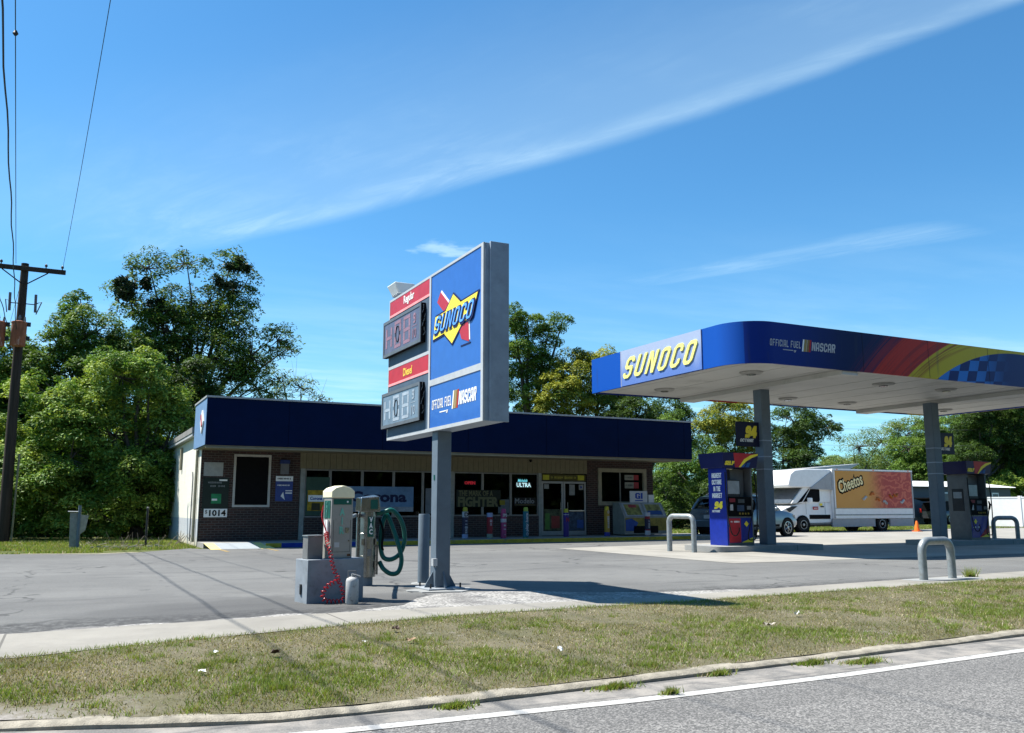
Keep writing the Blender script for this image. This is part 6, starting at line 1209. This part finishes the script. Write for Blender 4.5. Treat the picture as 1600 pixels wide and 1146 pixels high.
# loose snack curls under the name (the cartoon figure is left out)
rr_ = random.Random(3)
for k in range(7):
    x = 35.4 + k * .45 + rr_.uniform(-.1, .1); z = 1.62 + .22 * math.sin(k * 1.7); q = [Vector((x + a * .16, TY0 - .02, z + .07 * math.sin(a * 3 + k))) for a in np.linspace(-1, 1, 7)]
    MB().tube(q, [.02, .05, .06, .065, .06, .05, .02], 8).build('snack_curl', C('curl orange', .60, .16, .03) if k % 3 else C('curl pale', .62, .62, .60), art)
bx('rail', 33.30, 38.80, TY0 - .012, TY0 - .001, .78, .84, P_galv, bd); bx('lower_skirt', 33.15, 36.02, TY0 + .01, TY0 + .10, .24, .61, P_tg, bd); bx('lower_skirt', 37.08, 38.78, TY0 + .01, TY0 + .10, .24, .61, P_tg, bd); bx('lower_skirt', 33.15, 38.78, TY1 - .10, TY1 - .01, .24, .61, P_tg, bd)
bx('corner_post', 33.25, 33.33, TY0 - .02, TY0 - .001, .64, 3.0, P_tg, bd); bx('corner_post', 38.76, 38.84, TY0 - .02, TY0 - .001, .64, 3.0, P_tg, bd); bx('roof_edge', 33.25, 38.86, TY0 - .025, TY0 - .003, 2.97, 3.04, P_white, bd)
for x in (33.5, 36.0, 38.5): MB().box(x, x + .10, TY0 - .035, TY0 - .026, 2.985, 3.02).build('marker_light', P_orange, bd)
for z in (1.11, 2.95): bx('trim_rail', 33.36, 38.75, TY0 - .02, TY0 - .001, z, z + .025, P_galv, bd)
bx('rear_step', 38.86, 39.35, 31.8, 33.5, .55, .62, P_dgrey, bd); bx('lift_gate', 38.87, 38.95, 31.75, 33.55, .64, 1.2, P_tg, bd)
# overcab fairing
cp = MB(); yA, yB = TY0 + .05, TY1 - .05
prof = [(33.24, 2.12), (33.24, 3.00), (31.6, 3.00), (30.9, 2.93), (30.62, 2.75), (30.45, 2.20), (30.55, 2.10)]
cp.loft([[(x + (0 if 0 else 0), y, z) for x, z in prof] for y in (yA, yB)]); cp.build('overcab_fairing', P_tw, r, .05)
MB().loft([[(x, y, z) for x, z in ((33.24, 2.0), (33.24, 2.9), (31.75, 2.05))] for y in (yA - .03, yA - .001)]).build('fairing_flank', P_tg, r)
# cab: van nose
cw0, cw1 = TY0 + .12, TY1 - .12
def cab_ring(x, zb, zt, ins): return [(x, cw0 + ins, zb), (x, cw1 - ins, zb), (x, cw1 - ins, (zb + zt) / 2), (x, cw1 - ins - .06, zt), (x, cw0 + ins + .06, zt), (x, cw0 + ins, (zb + zt) / 2)]
cab = MB().loft([cab_ring(*q) for q in ((33.24, .45, 1.42, 0), (31.7, .42, 1.40, 0), (31.0, .42, 1.30, .02), (30.45, .42, 1.16, .06), (30.12, .45, 1.0, .14), (30.02, .5, .85, .22))]).build('cab', P_tw, r, .02, smooth=35)
up = MB().loft([[(33.24, y, 1.42), (33.24, y, 2.11), (31.1 + .35, y, 2.11), (30.66, y, 1.34)] for y in (cw0 + .03, cw1 - .03)]).build('cab_upper', P_tw, cab, .02)
MB().loft([[(31.36, y, 2.07), (31.40, y, 2.07), (30.66, y, 1.37), (30.60, y, 1.37)] for y in (cw0 + .10, cw1 - .10)]).build('windscreen', C('windscreen', .10, .13, .17, rough=.06, spec=1), cab)
MB().prism([(31.42, 1.42), (31.62, 1.44), (32.42, 1.42), (32.50, 1.50), (32.50, 2.00), (32.44, 2.04), (31.92, 2.04)], 'y', cw0 + .018, cw0 + .029).build('side_window', P_black, cab)
MB().prism([(31.02, 1.36), (31.36, 1.44), (31.86, 2.04), (31.80, 2.04)], 'y', cw0 + .016, cw0 + .028).build('quarter_window', P_black, cab)
bx('sill_band', 31.75, 33.1, cw0 - .012, cw0 - .001, .62, .82, P_black, cab); bx('step', 31.75, 33.15, cw0 - .02, cw0 + .05, .36, .44, P_mgrey, cab)
for x in (31.55, 32.78): bx('door_seam', x, x + .012, cw0 - .004, cw0 - .001, .84, 1.42, P_dgrey, cab)
bx('door_handle', 32.5, 32.7, cw0 - .03, cw0 - .001, 1.18, 1.23, P_black, cab); bx('red_badge', 32.0, 32.34, cw0 - .006, cw0 - .001, 1.06, 1.20, P_red, cab); scribble(32.05, 32.3, 1.13, .05, cw0 - .006, P_white, cab); bx('yellow_badge', 32.45, 32.62, cw0 - .006, cw0 - .001, 1.25, 1.36, P_yel, cab)
mr = MB().box(31.55, 31.72, cw0 - .30, cw0 - .10, 1.36, 1.62).build('mirror', P_tw, cab, .03); MB().tube([(31.7, cw0, 1.42), (31.64, cw0 - .12, 1.46)], .02, 6).build('mirror_arm', P_black, mr)
MB().prism([(30.55, .95), (31.05, 1.22), (30.72, 1.22), (30.35, 1.10)], 'y', cw0 + .02, cw0 + .08).build('headlight', P_dgrey, cab)
MB().box(29.98, 30.35, cw0 + .15, cw1 - .15, .40, .62).build('bumper', P_dgrey, cab, .03); MB().box(30.03, 30.12, cw0 + .5, cw1 - .5, .66, .84).build('grille', P_black, cab)
for x in (31.30, 36.55):
    for s, y in ((-1, TY0 + .16), (1, TY1 - .16)):
        MB().lathe((x, y - s * .15, .36), (0, s, 0), [(.44, 0), (.44, .215 if x < 33 else .225), (.30, .218)], 24).build('wheel_arch', P_black, r)
        wheel(r, x, y, .36, .24, .21, s, C('steel wheel', .55, .55, .54, rough=.4, metal=.3), 0)
bx('chassis', 31.5, 38.7, 32.1, 33.2, .42, .60, P_black, r)
bx('fuel_tank', 34.4, 35.3, 31.75, 32.1, .2, .5, P_black, r)

# traffic cone
r = thing('traffic_cone', (37.3, 30.2, 0), 'orange and white traffic cone on the drive behind the truck', 'cone')
bx('base', 37.12, 37.48, 30.02, 30.38, .006, .04, P_orange, r, .01); cn = MB().lathe((37.3, 30.2, .04), (0, 0, 1), [(.14, 0), (.10, .20), (.055, .42), (.03, .48)], 20).build('cone_body', P_orange, r); MB().lathe((37.3, 30.2, .22), (0, 0, 1), [(.1015, 0), (.076, .12)], 20).build('reflective_band', P_white, cn)

# grey mobile home with a white roof, white vinyl fence, things behind
r = thing('mobile_home', (52, 46, 0), 'long grey mobile home with a white roof edge behind the box truck', 'house')
hx0, hx1 = 52.5, 66.5; w_ = bx('wall', hx0, hx1, 45.0, 49.0, .5, 2.7, C('grey siding', .17, .18, .20, rough=.8, var=.06, stretch=(.2, .2, 8)), r)
MB().hexa([(hx0 - .3, 44.7, 2.7), (hx1 + .3, 44.7, 2.7), (hx1 + .3, 49.3, 2.7), (hx0 - .3, 49.3, 2.7)], [(hx0 - .3, 44.75, 2.75), (hx1 + .3, 44.75, 2.75), (hx1 + .3, 48.6, 3.25), (hx0 - .3, 48.6, 3.25)]).build('roof', P_white, r); bx('skirting', hx0, hx1, 45.02, 48.98, 0, .5, P_mgrey, r)
for x in (58.6, 60.3, 64.2): wf = bx('window', x, x + .8, 44.95, 44.99, 1.5, 2.3, P_white, r); bx('pane', x + .1, x + .7, 44.93, 44.949, 1.6, 2.2, P_mgrey, wf)
bx('door', 62.0, 62.9, 44.95, 44.99, .5, 2.4, P_alu, r)
r = thing('vinyl_fence', (53, 35.4, 0), 'tall solid white vinyl fence at the right behind the grey pump', 'fence')
dx, dy = 5.2, -14.0; fx0, fy0 = 50.2, 35.9
def fpt(t_, o=0): return (fx0 + dx * t_ - dy / 15.0 * o * -1, fy0 + dy * t_ - dx / 15.0 * o * -1)
def fseg(t0, t1, z0, z1, th, name, m, par):
    a = fpt(t0, -th); b = fpt(t1, -th); c = fpt(t1, th); d = fpt(t0, th)
    return MB().hexa([(*a, z0), (*b, z0), (*c, z0), (*d, z0)], [(*a, z1), (*b, z1), (*c, z1), (*d, z1)]).build(name, m, par)
n = 7
for k in range(n):
    p = fseg(k / n + .006, (k + 1) / n - .006, .05, 1.72, .02, 'fence_panel', P_white, r); fseg(k / n + .006, (k + 1) / n - .006, 1.72, 1.80, .04, 'top_rail', P_white, p)
for k in range(n + 1): fseg(k / n - .005, k / n + .005, 0, 1.86, .06, 'fence_post', P_white, r)
r = thing('awning', (42, 40, 0), 'white tilted awning roof showing above the box truck', 'awning')
MB().hexa([(40.4, 40, 3.30), (43.4, 40, 3.42), (43.4, 43, 3.42), (40.4, 43, 3.30)], [(40.2, 40, 3.52), (44.6, 40, 3.90), (44.6, 43, 3.90), (40.2, 43, 3.52)]).build('sheet_roof', P_alu, r)
for x in (40.8, 43.1): 
    for y in (40.2, 42.8): MB().cyl((x, y, -.05), (x, y, 3.32), .05, n=8).build('support', P_mgrey, r)
# second utility pole far off behind the store
r = thing('utility_pole', (33.9, 62, 0), 'small distant pole with a crossarm between the canopy and the store roof', 'pole')
MB().cyl((33.9, 62, 0), (33.9, 62, 10.2), .14, n=10).build('pole_shaft', P_wood, r); bx('crossarm', 32.9, 35.3, 61.85, 61.95, 9.4, 9.52, P_mgrey, r)
for k, (x1_, z1_) in enumerate(((80, 8.2), (80, 6.8))):
    r = thing('power_line', (44, 50, 7), ['upper thin line crossing the trees at the right', 'lower thin line crossing the trees at the right'][k], 'cable', 'lines across the trees'); MB().tube([(41, 50, 7.0 - k * 1.3), (60, 50, 7.4 - k * 1.3), (x1_, 50, z1_)], .009, 5).build('conductor', P_mgrey, r)

# ================================================================== TREES
LM = {'mid': leafmat('leaf mid', (.070, .130, .022)), 'midb': leafmat('leaf mid light', (.13, .21, .035)),
      'light': leafmat('leaf bright', (.095, .185, .028)), 'lightb': leafmat('leaf yellow tip', (.27, .36, .065)),
      'dark': leafmat('leaf dark', (.030, .060, .014), .25), 'darkb': leafmat('leaf dark light', (.060, .11, .018), .3),
      'yellow': leafmat('leaf olive yellow', (.19, .215, .028)), 'yellowb': leafmat('leaf gold', (.31, .32, .045)),
      'pale': leafmat('leaf pale', (.11, .17, .04)), 'paleb': leafmat('leaf pale grey', (.17, .22, .07)), 'moss': leafmat('mistletoe', (.016, .030, .010), .1)}
P_bark = C('bark', .13, .11, .09, rough=.95, var=.3, scale=5, stretch=(3, 3, .6), bump=.6, bscale=12)
STY = {'open': ('mid', 'midb', 'dark'), 'mid': ('mid', 'midb', 'light'), 'light': ('light', 'lightb', 'midb'), 'dark': ('dark', 'darkb', 'mid'), 'sparse': ('pale', 'mid', 'paleb'), 'yellow': ('yellow', 'yellowb', 'mid'), 'pale': ('pale', 'paleb', 'light')}
DENS = {'open': .74, 'mid': 1.1, 'light': 1.15, 'dark': 1.2, 'sparse': .20, 'yellow': 1.1, 'pale': .7}
def tree(name, label, style, Y, tx, blobs, seed):
    r_ = np.random.default_rng(seed); r = thing(name, (tx, Y, 0), label, 'tree', 'trees behind and beside the store')
    mats = [LM[k] for k in STY[style]]; ls = .135 * (Y / 42) ** .6; dens = DENS[style]
    P, N_, MI, SZ = [], [], [], []; tips = []
    for (bx0, bz, rx, rz) in blobs:
        ry = (rx + rz) * .55; nc = max(6, int(26 * (rx * rz) ** .75 * 1.0)); by = Y + r_.uniform(-.8, .8)
        for k in range(nc):
            d = r_.normal(size=3); d /= np.linalg.norm(d); q = r_.uniform(.35, 1.0) ** .6
            c = np.array([bx0 + d[0] * rx * q, by + d[1] * ry * q, bz + d[2] * rz * q]); c[2] = max(c[2], .25)
            cr = r_.uniform(.20, .52) * min(1.6, (rx * rz) ** .25); n = int(r_.uniform(70, 165) * dens * (cr / .36) ** 1.7 * (.135 / ls) ** 1.6)
            if style == 'open' and (bz > 11.0 or bx0 > tx + 2.5) and r_.random() < .55: n = n // 3
            if style == 'sparse' and r_.random() < .22: n = n // 4
            if n < 3: continue
            v = r_.normal(size=(n, 3)); v /= np.linalg.norm(v, axis=1)[:, None]; rad = cr * r_.uniform(.25, 1.0, n) ** .5
            v[:, 2] = np.where(r_.random(n) < .88, np.abs(v[:, 2]), v[:, 2]); pts = c + v * rad[:, None] * np.array([1.25, 1.25, .78]) - np.array([0, 0, 1]) * ((rad * np.hypot(v[:, 0], v[:, 1])) ** 2 / cr * .45)[:, None]; tone = r_.choice(3, p=[.5, .33, .17])
            P.append(pts); nn = v * .5 + np.array([0, 0, .85]) + r_.normal(size=(n, 3)) * .46; N_.append(nn)
            MI.append(np.where(r_.random(n) < .72, tone, r_.integers(0, 3, n))); SZ.append(ls * r_.uniform(.55, 1.25, n)); tips.append((c, (bx0, by, bz)))
    P = np.concatenate(P); N_ = np.concatenate(N_); MI = np.concatenate(MI); SZ = np.concatenate(SZ); n = len(P)
    N_ /= np.linalg.norm(N_, axis=1)[:, None]; a = r_.normal(size=(n, 3)); a -= N_ * (a * N_).sum(1)[:, None]; a /= np.linalg.norm(a, axis=1)[:, None]; b = np.cross(N_, a)
    v = np.empty((n, 4, 3)); s1 = SZ[:, None]; v[:, 0] = P - a * s1 * .62; v[:, 1] = P + b * s1 * .26 + a * s1 * .05; v[:, 2] = P + a * s1 * .62 - N_ * s1 * .18; v[:, 3] = P - b * s1 * .26 + a * s1 * .05
    v -= np.array([tx, Y, 0]); me = bpy.data.meshes.new('crown'); me.vertices.add(n * 4); me.vertices.foreach_set('co', v.reshape(-1)); me.loops.add(n * 4); me.loops.foreach_set('vertex_index', np.arange(n * 4, dtype=np.int32))
    me.polygons.add(n); me.polygons.foreach_set('loop_start', np.arange(0, n * 4, 4, dtype=np.int32)); me.polygons.foreach_set('loop_total', np.full(n, 4, dtype=np.int32)); me.polygons.foreach_set('material_index', MI.astype(np.int32)); me.update()
    link_mesh('crown', me, mats, r)
    # trunk with limbs to every blob, twigs to some clumps
    mb = MB(); zt = max(b_[1] for b_ in blobs); fork = min(zt * .35, min(b_[1] for b_ in blobs) + .8); fork = max(fork, .8); tr_ = (.020 if style == 'open' else .030) * zt + .03
    mb.tube([(tx, Y, -.1), (tx + .05, Y, fork * .5), (tx, Y, fork)], [tr_ * 1.25, tr_, tr_ * .85], 10)
    for (bx0, bz, rx, rz) in blobs:
        if bz < fork * .8: continue
        m_ = Vector((tx + (bx0 - tx) * .45 + r_.uniform(-.3, .3), Y, fork + (bz - fork) * .55)); e = Vector((bx0, Y, bz + rz * .3))
        mb.tube([(tx, Y, fork * .8), m_ * .5 + Vector((tx, Y, fork)) * .5, m_, (m_ + e) / 2 + Vector((r_.uniform(-.15, .15), 0, .1)), e], [tr_ * .5, tr_ * .38, tr_ * .26, tr_ * .15, tr_ * .06], 7)
    for k in range(0, len(tips), 2 if style in ('sparse', 'open') else 5):
        c, b0 = tips[k]; mb.tube([b0, ((c[0] + b0[0]) / 2, (c[1] + b0[1]) / 2, (c[2] + b0[2]) / 2 - .08), tuple(c)], [.035, .022, .008], 4)
    if style == 'sparse':
        for k in range(120):
            c, b0 = tips[r_.integers(len(tips))]; mb.tube([tuple(c), tuple(np.array(c) + r_.normal(size=3) * np.array([.5, .3, .6]))], [.014, .004], 3)
    mb.build('trunk', P_bark, r, fix=False)
    return r
_T = 0
for k, (n_, lb, st, Y, tx, bl) in enumerate(TREES): tree(n_, lb, st, Y, tx, bl, 100 + k)
# mistletoe clumps hang in the tall open tree: things of their own
for k, (x, z, s) in enumerate(MISTLE):
    r_ = np.random.default_rng(900 + k); n = int(2300 * s); v = r_.normal(size=(n, 3)); v /= np.linalg.norm(v, axis=1)[:, None]; cs = r_.normal(size=(5, 3)) * s * .48; P = np.array([x, 45.2, z]) + cs[r_.integers(0, 5, n)] + v * (s * .55 * np.abs(r_.normal(0, .62, n)))[:, None]
    a = r_.normal(size=(n, 3)) * .07; b = r_.normal(size=(n, 3)) * .04; vv = np.stack([P - a, P + b, P + a, P - b], 1).reshape(-1, 3); o0 = np.array([x, 45.2, z]); me = bpy.data.meshes.new('mistletoe')
    me.from_pydata((vv - o0).tolist(), [], np.arange(n * 4).reshape(-1, 4).tolist()); o = bpy.data.objects.new('mistletoe', me); COL.objects.link(o); o.location = o0; me.materials.append(LM['moss'])
    tag(o, MLAB[k], 'mistletoe', 'mistletoe clumps in the tall tree')
# low undergrowth closing the wood behind, reads as one mass
r_ = np.random.default_rng(77); n = 90000; X = r_.uniform(-14, 70, n); Yb = np.where(X < 4, 43 + (X < 4) * 0, 60.0) + r_.uniform(0, 3.5, n); Yb = np.where((X > 4) & (X < 22), 47, Yb) + 0 * X
hgt = np.where(X < 4, 6.0, 3.6) * (1 + .25 * vn(X, X * 0, .9, 2)); Z = hgt * r_.uniform(0, 1, n) ** .8
P = np.stack([X, Yb, Z], 1); a = r_.normal(size=(n, 3)) * .14; b = r_.normal(size=(n, 3)) * .08; vv = np.stack([P - a, P + b, P + a, P - b], 1).reshape(-1, 3)
me = bpy.data.meshes.new('undergrowth'); me.vertices.add(n * 4); me.vertices.foreach_set('co', vv.reshape(-1)); me.loops.add(n * 4); me.loops.foreach_set('vertex_index', np.arange(n * 4, dtype=np.int32)); me.polygons.add(n); me.polygons.foreach_set('loop_start', np.arange(0, n * 4, 4, dtype=np.int32)); me.polygons.foreach_set('loop_total', np.full(n, 4, dtype=np.int32)); me.polygons.foreach_set('material_index', r_.integers(0, 3, n).astype(np.int32)); me.update()
o = bpy.data.objects.new('undergrowth', me); COL.objects.link(o)
for q in ('dark', 'darkb', 'mid'): me.materials.append(LM[q])
tag(o, 'dark low undergrowth closing the gaps under the trees', 'undergrowth', kind='stuff')

# unseen wood added behind the viewer to block low sky light and darken reflections
r_ = np.random.default_rng(78); n = 70000; X = r_.uniform(-45, 75, n); Yb = -17 - r_.uniform(0, 6, n); Z = (12.5 + 2.5 * vn(X, X * 0, .35, 1)) * r_.uniform(0, 1, n) ** .8
P = np.stack([X, Yb, Z], 1); a = r_.normal(size=(n, 3)) * .30; b = r_.normal(size=(n, 3)) * .18; vv = np.stack([P - a, P + b, P + a, P - b], 1).reshape(-1, 3)
me = bpy.data.meshes.new('added_wood'); me.vertices.add(n * 4); me.vertices.foreach_set('co', vv.reshape(-1)); me.loops.add(n * 4); me.loops.foreach_set('vertex_index', np.arange(n * 4, dtype=np.int32)); me.polygons.add(n); me.polygons.foreach_set('loop_start', np.arange(0, n * 4, 4, dtype=np.int32)); me.polygons.foreach_set('loop_total', np.full(n, 4, dtype=np.int32)); me.polygons.foreach_set('material_index', r_.integers(0, 3, n).astype(np.int32)); me.update()
o = bpy.data.objects.new('added_wood', me); COL.objects.link(o)
for q in ('dark', 'darkb', 'mid'): me.materials.append(LM[q])
tag(o, 'unseen wood added behind the viewer to shade the low sky', 'wood', kind='stuff')
